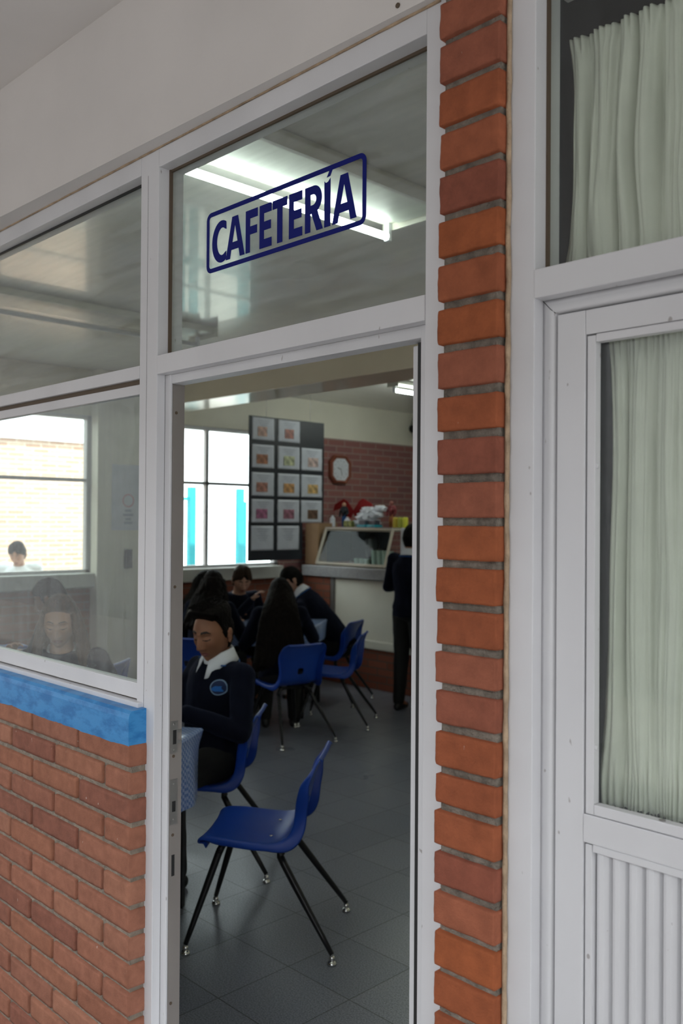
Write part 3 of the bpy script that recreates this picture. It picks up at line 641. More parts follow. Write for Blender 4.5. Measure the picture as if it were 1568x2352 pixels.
chair(-4.42, .98, face(.84, -.54), 'blue chair under the girl seen through the left window')
chair(-5.60, 1.76, face(-.80, -.60), 'blue chair whose back edge shows beside the girl in the left window')
chair(-7.06, 4.12, face(.93, .37), 'blue chair under the boy with curly brown hair at the far table')
chair(-6.22, 3.16, face(-.3, .95), 'blue chair under the brown-haired girl left of the far table')
chair(-6.92, 3.52, face(.3, .95), 'blue chair under the black-haired girl nearest the far window')

def table(cx, cy, ang, lx, ly, H, label, clabel, drop=.30, seed=1, legs=True):
    t = empty('dining_table', (cx, cy, 0), ang, label=label, cat='table', group='cafeteria tables')
    obj('tabletop', B((-lx/2, lx/2, -ly/2, ly/2, H-.030, H-.003)), 'wood', t, bevel=.004)
    for sx in (-1, 1):
        for sy in (-1, 1):
            bm = B((sx*(lx/2-.065)-.018, sx*(lx/2-.065)+.018, sy*(ly/2-.065)-.018, sy*(ly/2-.065)+.018, 0, H-.03)); obj('leg', bm, 'blackmetal', t, bevel=.003)
    obj('apron', B((-lx/2+.10, lx/2-.10, -ly/2+.08, -ly/2+.10, H-.09, H-.03), (-lx/2+.10, lx/2-.10, ly/2-.10, ly/2-.08, H-.09, H-.03)), 'blackmetal', t)
    # cloth
    per = []; n = 26; a, b = lx/2+.006, ly/2+.006
    for (x0, y0, x1, y1, nx_, ny_) in ((a, -b, a, b, 1, 0), (a, b, -a, b, 0, 1), (-a, b, -a, -b, -1, 0), (-a, -b, a, -b, 0, -1)):
        for k in range(n): f = k/n; per.append((Vector((x0+(x1-x0)*f, y0+(y1-y0)*f, 0)), Vector((nx_, ny_, 0)), min(f, 1-f)))
    N2 = len(per); bm = bmesh.new(); lev = [(0, 0, 1), (0, .006, 0), (.004, .03, 0), (0.02, .10, .4), (.03, .18, .8), (.035, 1, 1)]
    rings = []
    for (out, dz, wv) in [(-.012, -.0022, 0), (0, 0, 0), (.006, .008, 0), (.010, .06, .3), (.012, .16, .7), (.014, drop, 1)]:
        ring = []
        for i, (p, nn, f) in enumerate(per):
            cw = sstep(.10, 0, f); nv = nn
            if f < .04:
                nv = (per[(i-2) % N2][1]+per[(i+2) % N2][1]).normalized()*1.25
            wave = wv*(.016*math.sin(i*.55+seed)+.012*noise.noise(Vector((i*.2, seed, 0))))
            dd = dz*(1+.14*cw) if dz > .1 else dz
            ring.append(bm.verts.new(p+nv*(out+max(-.008, wave)-.05*cw*wv)+Vector((0, 0, H+.0022-dd))))
        rings.append(ring)
    for r1, r2 in zip(rings, rings[1:]):
        for i in range(N2): bm.faces.new((r1[i], r2[i], r2[(i+1) % N2], r1[(i+1) % N2]))
    bm.faces.new(rings[0]); bmesh.ops.recalc_face_normals(bm, faces=bm.faces)
    c = obj('tablecloth', bm, 'check', smooth=False); c.location = (cx, cy, 0); c.rotation_euler = (0, 0, ang)
    md = c.modifiers.new('s', 'SOLIDIFY'); md.thickness = .0015; md.offset = 1; bake(c); tag(c, clabel, 'tablecloth', 'blue checked tablecloths')
    return t
# near table: its far right corner stands at (-3.38, 1.13)
av = Vector((.55, -.835, 0)).normalized(); bv = Vector((-.835, -.55, 0)).normalized(); A1 = Vector((-3.38, 1.13, 0))
c1 = A1+av*.31+bv*.35
table(c1.x, c1.y, math.atan2(av.y, av.x), .62, .70, .79, 'table by the doorway with one black leg showing left of the empty chair', 'blue checked cloth with clear cover, on the table by the doorway', seed=2)
u2 = Vector((-.58, .815, 0)).normalized(); v2 = Vector((-.815, -.58, 0)).normalized(); P1 = Vector((-5.80, 4.00, 0))
c2 = P1+u2*.42+v2*.36
table(c2.x, c2.y, math.atan2(u2.y, u2.x), .84, .72, .79, 'far table with the group of pupils around it', 'pale blue checked cloth on the far table of the group', drop=.10, seed=5)
table(-6.62, 1.46, R(35), 1.1, .75, .75, 'table behind the girl in the left window', 'blue checked cloth on the table behind the girl in the left window', seed=9)
o = obj('paper_sheet', B((-.10, .10, -.14, .14, 0, .004)), 'paper'); o.location = (-6.36, 1.66, .7575); o.rotation_euler = (0, 0, R(20)); tag(o, 'white paper on the table behind the girl in the left window', 'paper')
o = obj('small_box', B((-.07, .07, -.05, .05, 0, .085)), mat('lilac card', (.24, .28, .62), .5), bevel=.004); o.location = (-6.20, 1.55, .7575); tag(o, 'small lilac box on the table behind the girl in the left window', 'box')
o = obj('book', B((-.14, .14, -.10, .10, 0, .012)), mat('magazine cover', (.62, .40, .33), .25, var=.4, vs=14), bevel=.002); o.location = (A1+av*.16+bv*.22+Vector((0, 0, .7935))); o.rotation_euler = (0, 0, R(25)); tag(o, 'glossy pink magazine lying on the table by the doorway', 'magazine')

# ------------------------------------------------------------------ menu board with its sheets
MB = empty('menu_board', (-7.0, 4.79, 1.34), label='tall black board hung in front of the far window, covered in white sheets', cat='board')
def mp_(name, m, par, *b, bevel=0):
    o = obj(name, B(*b), m, par, bevel=bevel); o.location = -par.location; return o
mp_('upper_panel', 'board', MB, (-7.0, -6.992, 4.277, 5.30, 1.722, 2.787), bevel=.001)
mp_('lower_panel', 'board', MB, (-7.002, -6.9945, 4.277, 5.002, 1.335, 1.725), bevel=.001)
bm = bmesh.new(); tube(bm, [(-6.996, 4.5, 2.785), (-6.996, 4.5, 3.13)], .002, 6); tube(bm, [(-6.996, 5.1, 2.785), (-6.996, 5.1, 3.13)], .002, 6)
o = obj('hanging_wire', bm, 'steel', MB); o.location = -MB.location
scols = [(4.312, 4.600), (4.652, 4.948), (4.972, 5.268)]; srows = [(2.549, 2.775), (2.270, 2.505), (1.988, 2.224), (1.721, 1.955), (1.439, 1.687)]
pics = {(0, 0): ('pale red bowl', (.50, .30, .24)), (0, 1): ('small red', (.36, .13, .10)), (1, 0): ('reddish brown', (.38, .17, .10)), (1, 1): ('pale yellow-green', (.50, .52, .34)), (1, 2): ('pale pink', (.56, .42, .40)),
        (2, 0): ('red and yellow', (.42, .20, .16)), (2, 1): ('orange', (.55, .30, .13)), (2, 2): ('yellow-orange', (.58, .38, .16)), (3, 0): ('red and blue', (.40, .14, .26)), (3, 1): ('dark pink', (.34, .14, .20)), (3, 2): ('dark brown', (.14, .075, .05)), (4, 0): None, (4, 1): None}
rown = ['top', 'second', 'third', 'fourth', 'bottom']; coln = ['left', 'middle', 'right']
for (r_, c_), pc in pics.items():
    y0, y1 = scols[c_]; z0_, z1_ = srows[r_]
    ce = Vector((-6.991 if r_ < 4 else -6.9935, (y0+y1)/2, (z0_+z1_)/2)); hw, hh = (y1-y0)/2, (z1_-z0_)/2
    bm = bmesh.new(); rows = []; sd_ = r_*7+c_
    for j in range(13):
        rows.append([Vector((.003+.004*abs(noise.noise(Vector((i*.35, j*.35, sd_)))), -hw+2*hw*i/12+.004*noise.noise(Vector((j*.3, i*.1, sd_+3))), -hh+2*hh*j/12)) for i in range(13)])
    grid(bm, rows)
    lab = ('menu sheet with a %s food picture, %s column of the %s row' % (pc[0], coln[c_], rown[r_])) if pc else 'plain text sheet, %s one of the two in the bottom row' % ('left' if c_ == 0 else 'right')
    s = obj('menu_sheet', bm, 'paper', smooth=True); s.location = ce; md = s.modifiers.new('s', 'SOLIDIFY'); md.thickness = .0012; md.offset = -1; bake(s)
    tag(s, lab, 'menu sheet', 'sheets on the menu board')
    if pc:
        py = -.03 if c_ < 2 else 0
        pw = .072 if r_ else .06
        mm = mat('food picture', pc[1], .35, var=.55, vs=22, coat=.5)
        obj('food_picture', B((.0085, .0095, -pw+.015*(c_-1), pw+.015*(c_-1), -hh*.66, -hh*.66+.095)), mm, s)
    bm = bmesh.new()
    for k in range(3 if pc else 6):
        zz = hh*.72-k*.022; ww = hw*(.55-.13*(k % 3)); box(bm, .0082, .0088, -ww, ww, zz-.0025, zz+.0025)
    obj('text_line', bm, mat('grey print', (.36, .38, .46), .5), s)

# ------------------------------------------------------------------ clock, switch, poster, wall fan
CK = empty('wall_clock', (-7.6, 6.11, 2.348), label='octagonal wooden clock with a white face on the far brick wall', cat='clock')
bm = bmesh.new()
def octo(r, x, c=.36):
    k = r*c*2; q = r-k*.62
    return [Vector((x, a, b)) for a, b in ((q, r), (r, q), (r, -q), (q, -r), (-q, -r), (-r, -q), (-r, q), (-q, r))]
rings = [[bm.verts.new(p) for p in octo(r, x)] for r, x in ((.168, 0), (.168, .045), (.155, .06), (.135, .055), (.130, .038))]
for a, b in zip(rings, rings[1:]):
    for i in range(8): bm.faces.new((a[i], a[(i+1) % 8], b[(i+1) % 8], b[i]))
bm.faces.new(rings[-1]); obj('case', bm, mat('red brown wood', (.24, .07, .04), .35), CK)
bm = bmesh.new(); bm.faces.new([bm.verts.new(p) for p in octo(.129, .0395)]); obj('dial', bm, 'white', CK)
bm = bmesh.new()
for k in range(12):
    t = R(30*k); ell(bm, (.041, .103*math.sin(t), .103*math.cos(t)), (.002, .005, .005), 8, 6)
obj('hour_mark', bm, 'blackmetal', CK)
bm = bmesh.new(); tube(bm, [(.043, 0, 0), (.043, -.055, .02)], .0035, 6); tube(bm, [(.044, 0, 0), (.044, .02, -.075)], .0025, 6); obj('hands', bm, 'blackmetal', CK)
SW = empty('fuse_box', (-7.478, 3.213, 1.37), label='dark switch box on the white column by the far left window', cat='switch')
obj('cover', B((0, .03, -.036, .036, -.09, .09)), mat('dark plastic', (.045, .045, .055), .5), SW, bevel=.004); obj('lever', B((.03, .04, -.008, .008, -.02, .02)), 'blackmetal', SW, bevel=.002)
PS = empty('notice_poster', (-7.478, 3.28, 1.95), label='white notice with a faint red ring on the white column', cat='poster')
obj('sheet', B((0, .002, -.24, .26, -.31, .31)), 'paper', PS)
bm = bmesh.new(); n = 40
for k in range(n):
    t0, t1 = 2*math.pi*k/n, 2*math.pi*(k+1)/n
    bm.faces.new([bm.verts.new((.0025, r*math.cos(t)-.065, r*math.sin(t)-.03)) for r, t in ((.062, t0), (.062, t1), (.052, t1), (.052, t0))])
obj('red_ring', bm, mat('red print', (.5, .12, .14), .5), PS)
bm = B(*[(.002, .0028, -.065-w_, -.065+w_, z-.012, z+.012) for z, w_ in ((-.125, .035), (-.165, .055), (-.205, .03), (-.24, .045))]); obj('text_line', bm, mat('blue grey print', (.30, .35, .45), .5), PS)
WF = empty('wall_fan', (-7.6, 7.42, 2.93), label='dark round fan high on the far wall, half hidden by the door post', cat='fan')
bm = bmesh.new(); bmesh.ops.create_cone(bm, cap_ends=True, segments=24, radius1=.05, radius2=.04, depth=.14, matrix=Matrix.Translation((.07, 0, 0)) @ Matrix.Rotation(R(90), 4, 'Y')); obj('motor', bm, 'blackmetal', WF, smooth=False)
bm = bmesh.new()
for r in (.06, .11, .16, .2):
    tube(bm, [(.17, r*math.cos(2*math.pi*k/32), r*math.sin(2*math.pi*k/32)) for k in range(33)], .004, 6, caps=False)
for k in range(24): t = 2*math.pi*k/24; tube(bm, [(.17, .03*math.cos(t), .03*math.sin(t)), (.17, .2*math.cos(t), .2*math.sin(t))], .002, 5)
obj('guard', bm, 'blackmetal', WF)
bm = bmesh.new()
for k in range(4):
    t = R(90*k+20); m_ = Matrix.Translation((.15, 0, 0)) @ Matrix.Rotation(t, 4, 'X'); v = [bm.verts.new(m_ @ Vector(p)) for p in ((-.012, -.01, .02), (.012, .05, .05), (.014, .07, .15), (-.01, 0, .18), (-.014, -.03, .1))]; bm.faces.new(v)
obj('blades', bm, 'blackmetal', WF)

# ------------------------------------------------------------------ serving counter and what stands on it
SV = empty('serving_counter', (-5.9, 5.45, 0), label='cream fronted serving counter with a thick grey top and a brick base', cat='counter')
mp_('brick_base', 'innerbrickx', SV, (-7.47, -3.6, 5.47, 5.60, 0, .41))
mp_('base_ledge', 'cream', SV, (-7.0, -3.6, 5.45, 5.60, .412, .50), bevel=.008)
mp_('front_panel', 'cream', SV, (-6.985, -3.6, 5.475, 5.60, .502, 1.128))
mp_('brick_pier', 'innerbrickx', SV, (-7.47, -7.05, 5.46, 5.60, .412, 1.128))
mp_('steel_post', 'steel', SV, (-7.045, -6.99, 5.46, 5.50, .412, 1.128), bevel=.003)
mp_('counter_top', 'counter', SV, (-7.46, -3.6, 5.41, 6.10, 1.132, 1.250), bevel=.008)
DC = empty('display_case', (-6.73, 5.60, 1.252), label='glass fronted food display case standing on the serving counter', cat='display case')
x0, x1, zb, zt = -7.27, -6.245, 1.252, 1.672
def bar(bm, a, b, r=.016):
    a, b = Vector(a), Vector(b); tube(bm, [a, b], r*1.3, 4)
bm = bmesh.new(); yf, yt = 5.46, 5.56
for a, b in (((x0, yf, zb+.02), (x1, yf, zb+.02)), ((x0+.05, yt, zt-.02), (x1+.02, yt, zt-.02)), ((x0, yf, zb+.02), (x0+.05, yt, zt-.02)), ((x1, yf, zb+.02), (x1+.02, yt, zt-.02)), ((x0+.05, 5.95, zb+.02), (x0+.05, 5.95, zt-.02)), ((x1, 5.95, zb+.02), (x1, 5.95, zt-.02)), ((x0+.05, yt, zt-.02), (x0+.05, 5.95, zt-.02)), ((x1, yt, zt-.02), (x1, 5.95, zt-.02))): bar(bm, a, b)
o = obj('case_frame', bm, 'alu', DC); o.location = -DC.location
mp_('case_base', 'steel', DC, (x0, x1, yf, 5.97, zb, zb+.015)); mp_('case_top', 'steel', DC, (x0+.04, x1+.01, yt-.01, 5.97, zt-.008, zt))
mp_('side_panel', 'dark', DC, (x0+.055, x0+.06, yt, 5.95, zb+.03, zt-.03), (x0+.055, -6.62, 5.94, 5.95, zb+.03, zt-.03))
mp_('glass_shelf', 'glass', DC, (x0+.07, x1-.02, 5.62, 5.93, 1.44, 1.446))
bm = bmesh.new(); v = [bm.verts.new(p) for p in ((x0+.01, yf, zb+.03), (x1-.01, yf, zb+.03), (x1+.01, yt, zt-.03), (x0+.06, yt, zt-.03))]; bm.faces.new(v); o = obj('front_glass', bm, 'caseglass', DC); o.location = -DC.location
M['palegreen'] = mat('pale green glass', (.42, .52, .46), .25, var=.1)
ls = [('drinking_glass', x, .065) for x in (-6.86, -6.78, -6.70)]+[('drinking_glass', x, .16) for x in (-6.60, -6.52, -6.44, -6.36)]
pos = ['first', 'second', 'third', 'fourth', 'fifth', 'sixth', 'seventh']
for i, (nm, x, h) in enumerate(ls):
    e = bmesh.new(); tube(e, [(x, 5.68, zb+.017), (x, 5.68, zb+.017+h)], [.026, .032], 16)
    tag(obj(nm, e, 'palegreen', smooth=False), '%s pale glass tumbler inside the display case, the %s from the left' % ('short' if h < .1 else 'tall', pos[i]), 'glass', 'tumblers in the display case')
bm = bmesh.new(); ell(bm, (-6.80, 5.86, 1.46), (.10, .05, .16), 20, 12); tube(bm, [(-6.80, 5.86, zb+.016), (-6.80, 5.86, 1.35)], [.09, .09], 20); tag(obj('coffee_machine', bm, 'blackmetal', smooth=True), 'black rounded machine standing in the middle of the display case', 'machine')
tag(obj('white_freezer', B((-6.215, -5.2, 5.66, 6.05, 1.252, 1.672)), 'white', bevel=.015), 'white enamel cabinet on the counter right of the display case', 'cabinet')
CB = empty('cardboard_box', (-7.38, 5.80, 1.252), label='brown cardboard box on the counter left of the display case', cat='box')
mp_('carton', 'card', CB, (-7.50, -7.29, 5.50, 5.80, 1.252, 1.715), bevel=.004); mp_('flap', 'card', CB, (-7.29, -7.06, 5.99, 5.998, 1.55, 1.735))
# things on top of the case
TZ = 1.674
bm = bmesh.new()
def wing(s): return [(0, .02), (s*.10, .13), (s*.16, .16), (s*.30, .10), (s*.33, .02), (s*.22, .045), (s*.12, -.03), (s*.04, -.06)]
for s in (-1, 1):
    v = [bm.verts.new((-7.205+a, 5.97-.02*abs(a), 1.835+b)) for a, b in wing(s)]; bm.faces.new(v)
bmesh.ops.recalc_face_normals(bm, faces=bm.faces)
o = obj('red_cape_banner', bm, mat('red felt', (.32, .008, .010), .8)); md = o.modifiers.new('s', 'SOLIDIFY'); md.thickness = .01; bake(o); tag(o, 'wide red cloth decoration spread behind the things on the display case', 'decoration')
def doll(x, y, z, h, top, leg, label, headc='skin2'):
    e = empty('toy_figure', (x, y, z), label=label, cat='toy')
    bm = bmesh.new(); cap(bm, (-.018, 0, .012), .013, (-.012, 0, h*.48), .018, 10); cap(bm, (.018, 0, .012), .013, (.012, 0, h*.48), .018, 10); obj('trousers', bm, leg, e, smooth=True)
    bm = bmesh.new(); cap(bm, (0, 0, h*.50), .026, (0, 0, h*.76), .034, 12)
    for s in (-1, 1): cap(bm, (s*.035, 0, h*.78), .016, (s*.060, 0, h*.60), .014, 8); cap(bm, (s*.060, 0, h*.60), .014, (s*.05, -.02, h*.46), .011, 8)
    obj('torso', bm, top, e, smooth=True)
    bm = bmesh.new(); ell(bm, (0, 0, h*.92), (.024, .024, .028), 14, 10); obj('head', bm, headc, e, smooth=True); return e
doll(-7.205, 5.82, TZ, .27, 'board', 'trim', 'small toy figure in dark clothes in front of the red cloth decoration')
doll(-6.48, 5.82, TZ, .28, mat('dark red plastic', (.18, .01, .015), .4), mat('amber plastic', (.32, .10, .02), .4), 'small dark red toy figure at the right end of the display case', headc=M['sign'] if False else 'lip')
for i, (x, y, z, sx, sz) in enumerate(((-7.31, 5.74, .0, .035, .13), (-7.09, 5.76, 0, .035, .11))):
    bm = bmesh.new(); tube(bm, [(x, y, TZ), (x, y, TZ+sz*.75), (x, y, TZ+sz*.85), (x, y, TZ+sz)], [sx*.9, sx*.9, sx*.4, sx*.38], 14)
    tag(obj('white_bottle', bm, 'white', smooth=False), 'small white bottle %s the dark toy figure on the display case' % ('left of' if i == 0 else 'right of'), 'bottle', 'white bottles on the case')
bags = [(-6.93, 5.80, .025, .10, 'lowest left'), (-6.78, 5.82, .04, .11, 'lowest middle'), (-6.86, 5.80, .095, .12, 'second tier left'), (-6.72, 5.82, .12, .11, 'second tier right'), (-6.80, 5.80, .165, .10, 'upper middle'), (-6.66, 5.84, .185, .09, 'topmost right')]
for x, y, z, r, nm in bags:
    bm = bmesh.new(); bmesh.ops.create_icosphere(bm, subdivisions=4, radius=1)
    for v in bm.verts:
        d = v.co.copy(); k = 1+.35*noise.noise(d*2.2+Vector((x*9, 0, 0)))+.22*noise.noise(d*6+Vector((0, x*5, 0))); v.co = Vector((d.x*r*k, d.y*r*.6*k, d.z*r*.38*k))+Vector((x, y, TZ+z+.02))
    tag(obj('folded_white_bag', bm, 'white', smooth=True), 'crumpled white bag on the display case, %s of the pile' % nm, 'bag', 'pile of white bags')
tag(obj('snack_packet', B((-7.06, -6.92, 5.66, 5.70, TZ, TZ+.07)), mat('olive packet', (.16, .17, .03), .4, var=.7, vs=30), bevel=.01), 'olive and yellow packet in front of the white bags', 'packet')
for x, nm in ((-6.79, 'left'), (-6.64, 'right')):
    tag(obj('teal_tray', B((x-.065, x+.065, 5.66, 5.78, TZ, TZ+.028)), mat('teal plastic', (.02, .28, .36), .4), bevel=.006), 'teal tray in front of the white bags, %s one of two' % nm, 'tray', 'teal trays')
    tag(obj('dark_tin', B((x-.05, x+.05, 5.68, 5.76, TZ+.028, TZ+.075)), mat('dark tin', (.05, .045, .06), .4, var=.8, vs=30), bevel=.008), 'dark tin standing in the %s teal tray' % nm, 'tin', 'tins in teal trays')
for x, c, nm in ((-6.37, (.50, .38, .03), 'amber'), (-6.30, (.40, .42, .05), 'olive'), (-6.23, (.62, .60, .04), 'bright')):
    bm = bmesh.new(); tube(bm, [(x, 5.76, TZ), (x, 5.76, TZ+.095), (x, 5.76, TZ+.11)], [.028, .028, .02], 14); tag(obj('yellow_jar', bm, mat(nm+' jar', c, .35)), nm+' yellow jar at the right end of the display case', 'jar', 'yellow jars')

# ------------------------------------------------------------------ yard fence beyond the far window
FN = empty('yard_fence', (-10, 6, -.2), label='turquoise metal fence in the bright yard beyond the far window', cat='fence')
fb = []
for y in (5.05, 5.70, 6.52): fb.append(('post', (-10.04, -9.96, y-.05, y+.05, -.2, 2.18)))
for nm, b_ in fb: mp_(nm, 'turq', FN, b_, bevel=.005)
for y in (5.30, 5.42, 5.54, 6.62): mp_('bar', 'turq', FN, (-10.01, -9.99, y-.015, y+.015, -.2, 2.0))
mp_('rail', 'turq', FN, (-10.015, -9.985, 4.2, 7.4, .98, 1.10)); mp_('rail', 'turq', FN, (-10.015, -9.985, 4.2, 5.75, 2.0, 2.04))

# ================================================================== PEOPLE
def ears(bm, s):
    for sx in (-1, 1):
        rot = Matrix.Rotation(sx*R(-18), 3, 'Z') @ Matrix.Rotation(R(-10), 3, 'X')
        ell(bm, Vector((sx*.078, -.012, -.004))*s, Vector((.009, .019, .031))*s, 14, 12, rot)
        ell(bm, Vector((sx*.083, -.016, .008))*s, Vector((.008, .016, .018))*s, 12, 8, rot)
        ell(bm, Vector((sx*.080, -.006, -.028))*s, Vector((.007, .009, .010))*s, 10, 8, rot)
def head_surface(d, fem=False):
    """point of the head surface in direction d (x right, y forward, z up), metres for a 0.235 m head"""
    x, y, z = d.x*.0745, d.y*.096, d.z*.118
    if d.y > 0: y = .096*d.y**.86
    t = max(0, -d.z)
    x *= 1-(.34 if fem else .28)*t**1.5
    if d.y > 0: y += .012*t**2-.006*t*(1-d.y)
    else: y *= 1-.42*t
    z -= .006*max(0, d.y)*t**2
    f = sstep(.15, .55, d.y)
    g = lambda a, b, sx, sz: math.exp(-((x-a)/sx)**2-((z-b)/sz)**2)
    g2 = lambda a, b, sx, sz: g(a, b, sx, sz)+g(-a, b, sx, sz)
    dy = 0
    dy += .0045*g2(.028, .032, .024, .010)                       # brow
    dy -= .0105*g2(.031, .012, .015, .011)                       # socket
    dy += .0078*g2(.031, .009, .0115, .0085)                     # lid over the eyeball
    dy -= .0015*g2(.031, .0165, .013, .0016)                     # lid crease
    if -.045 < z < .03:
        h = .006+.019*sstep(.024, -.030, z); h *= sstep(-.0455, -.036, z); dy += h*math.exp(-(x/(.0085+.005*sstep(.01, -.03, z)))**2)
    dy += .0075*g2(.0135, -.033, .0065, .007)                    # nostril wings
    dy += .0065*g(0, -.0575, .019, .0055)+.0075*g(0, -.0690, .016, .0055)-.0055*g(0, -.0632, .022, .0020)-.004*g(0, -.081, .016, .006)
    dy += .008*g(0, -.102, .017, .012)+.004*g2(.043, -.018, .018, .018)-.003*g2(.040, -.055, .014, .02)
    return Vector((x, y+f*dy, z))
MATI = ['skin', 'lip', 'brow']
def head_bm(bm, mtx, res, fem, s, skin_i=0):
    V = []
    for i in range(res+1):
        th = math.pi*i/res; row = []
        for j in range(res):
            ph = 2*math.pi*j/res
            # crowd the meridians towards the face
            ph2 = ph-.45*math.sin(ph)
            d = Vector((math.sin(th)*math.sin(ph2), math.sin(th)*math.cos(ph2), math.cos(th))); row.append(head_surface(d, fem)*s)
        V.append(row)
    VV = [[bm.verts.new(mtx @ p) for p in r] for r in V]
    for i in range(res):
        for j in range(res):
            try: f = bm.faces.new((VV[i][j], VV[i+1][j], VV[i+1][(j+1) % res], VV[i][(j+1) % res]))
            except ValueError: continue
            c = (V[i][j]+V[i+1][(j+1) % res])/2/s; ax = abs(c.x); mi = 0
            if c.y > .05:
                if ax < .024 and -.0755 < c.z < -.053 and abs(c.z+.0635) < .0115*(1-(ax/.025)**2)+.001: mi = 1
                arch = .0325+.004*math.sin(max(0, min(1, (ax-.012)/.036))*math.pi)-.004*sstep(.038, .05, ax)
                if .012 < ax < .049 and abs(c.z-arch) < (.0046 if not fem else .0028)*(1-.5*sstep(.035, .049, ax)): mi = 2
                if abs(ax-.031) < .0155 and abs(c.z-(.0035-.0035*(1-((ax-.031)/.0155)**2))) < .0019: mi = 2
            f.material_index = mi
def hand(bm, w, fwd, nrm, s=1.0, curl=.5, side=1):
    """palm, four unequal bent fingers and a thumb leaving the side of the palm; nrm points out of the back of the hand"""
    fwd = fwd.normalized(); nrm = (nrm-fwd*nrm.dot(fwd)).normalized(); lat = fwd.cross(nrm)*side
    pc = w+fwd*.045*s
    m = Matrix((lat, fwd, nrm)).transposed()
    ell(bm, pc, Vector((.038, .050, .015))*s, 16, 10, m); cap(bm, w-fwd*.02*s, .024*s, w+fwd*.02*s, .023*s, 10)
    for k, (o_, L) in enumerate(((-.028, .070), (-.009, .080), (.010, .075), (.028, .060))):
        p = w+fwd*(.083-.006*abs(k-1.3))*s+lat*(-o_)*s; a = R(12); dirv = (fwd*math.cos(a)-nrm*math.sin(a)-lat*o_*2.0).normalized()
        r = (.0088-.0006*abs(k-1))*s
        for seg in range(3):
            l = L*s*(.45, .30, .25)[seg]; q = p+dirv*l; cap(bm, p, r, q, r*.92, 9); p = q; r *= .92
            ang = curl*R(62); dirv = (dirv*math.cos(ang)-nrm*math.sin(ang) if seg == 0 else (Matrix.Rotation(-ang*.9*1, 3, lat) @ dirv if (Matrix.Rotation(-ang*.9, 3, lat) @ dirv).dot(nrm) < dirv.dot(nrm) else Matrix.Rotation(ang*.9, 3, lat) @ dirv)).normalized()
    p = w+fwd*.025*s+lat*.030*s; d = (fwd*.75+lat*.62-nrm*.35).normalized(); q = p+d*.042*s; cap(bm, p, .0125*s, q, .0100*s, 9)
    d2 = (fwd*.92+lat*.1-nrm*.45).normalized(); cap(bm, q, .0098*s, q+d2*.030*s, .0082*s, 9)
def remeshed(name, fill, voxel, smooth, m, parent, post=None):
    bm = bmesh.new(); fill(bm); o = obj(name, bm, m, parent, smooth=True)
    md = o.modifiers.new('r', 'REMESH'); md.mode = 'VOXEL'; md.voxel_size = voxel; md.use_smooth_shade = True
    if smooth: sm = o.modifiers.new('s', 'SMOOTH'); sm.factor = .6; sm.iterations = smooth
    bake(o)
    if post:
        n_ = len(o.data.vertices); co = np.empty(n_*3, dtype=np.float32); nn = np.empty(n_*3, dtype=np.float32)
        o.data.vertices.foreach_get('co', co); o.data.vertices.foreach_get('normal', nn); co = co.reshape(-1, 3); nn = nn.reshape(-1, 3)
        out = np.array([post(Vector(a), Vector(b)) for a, b in zip(co.tolist(), nn.tolist())], dtype=np.float32)
        o.data.vertices.foreach_set('co', out.ravel()); o.data.update()
    o.data.polygons.foreach_set('use_smooth', [True]*len(o.data.polygons)); return o
def folds(amp, sc, seed):
    def f(p, n): return p+n*amp*(noise.noise(Vector((p.x*sc, p.y*sc, p.z*sc*.6))+Vector((seed, 0, 0)))+.5*noise.noise(Vector((p.x*sc*2.3, p.y*sc*2.3, p.z*sc*1.6))+Vector((0, seed, 0))))
    return f
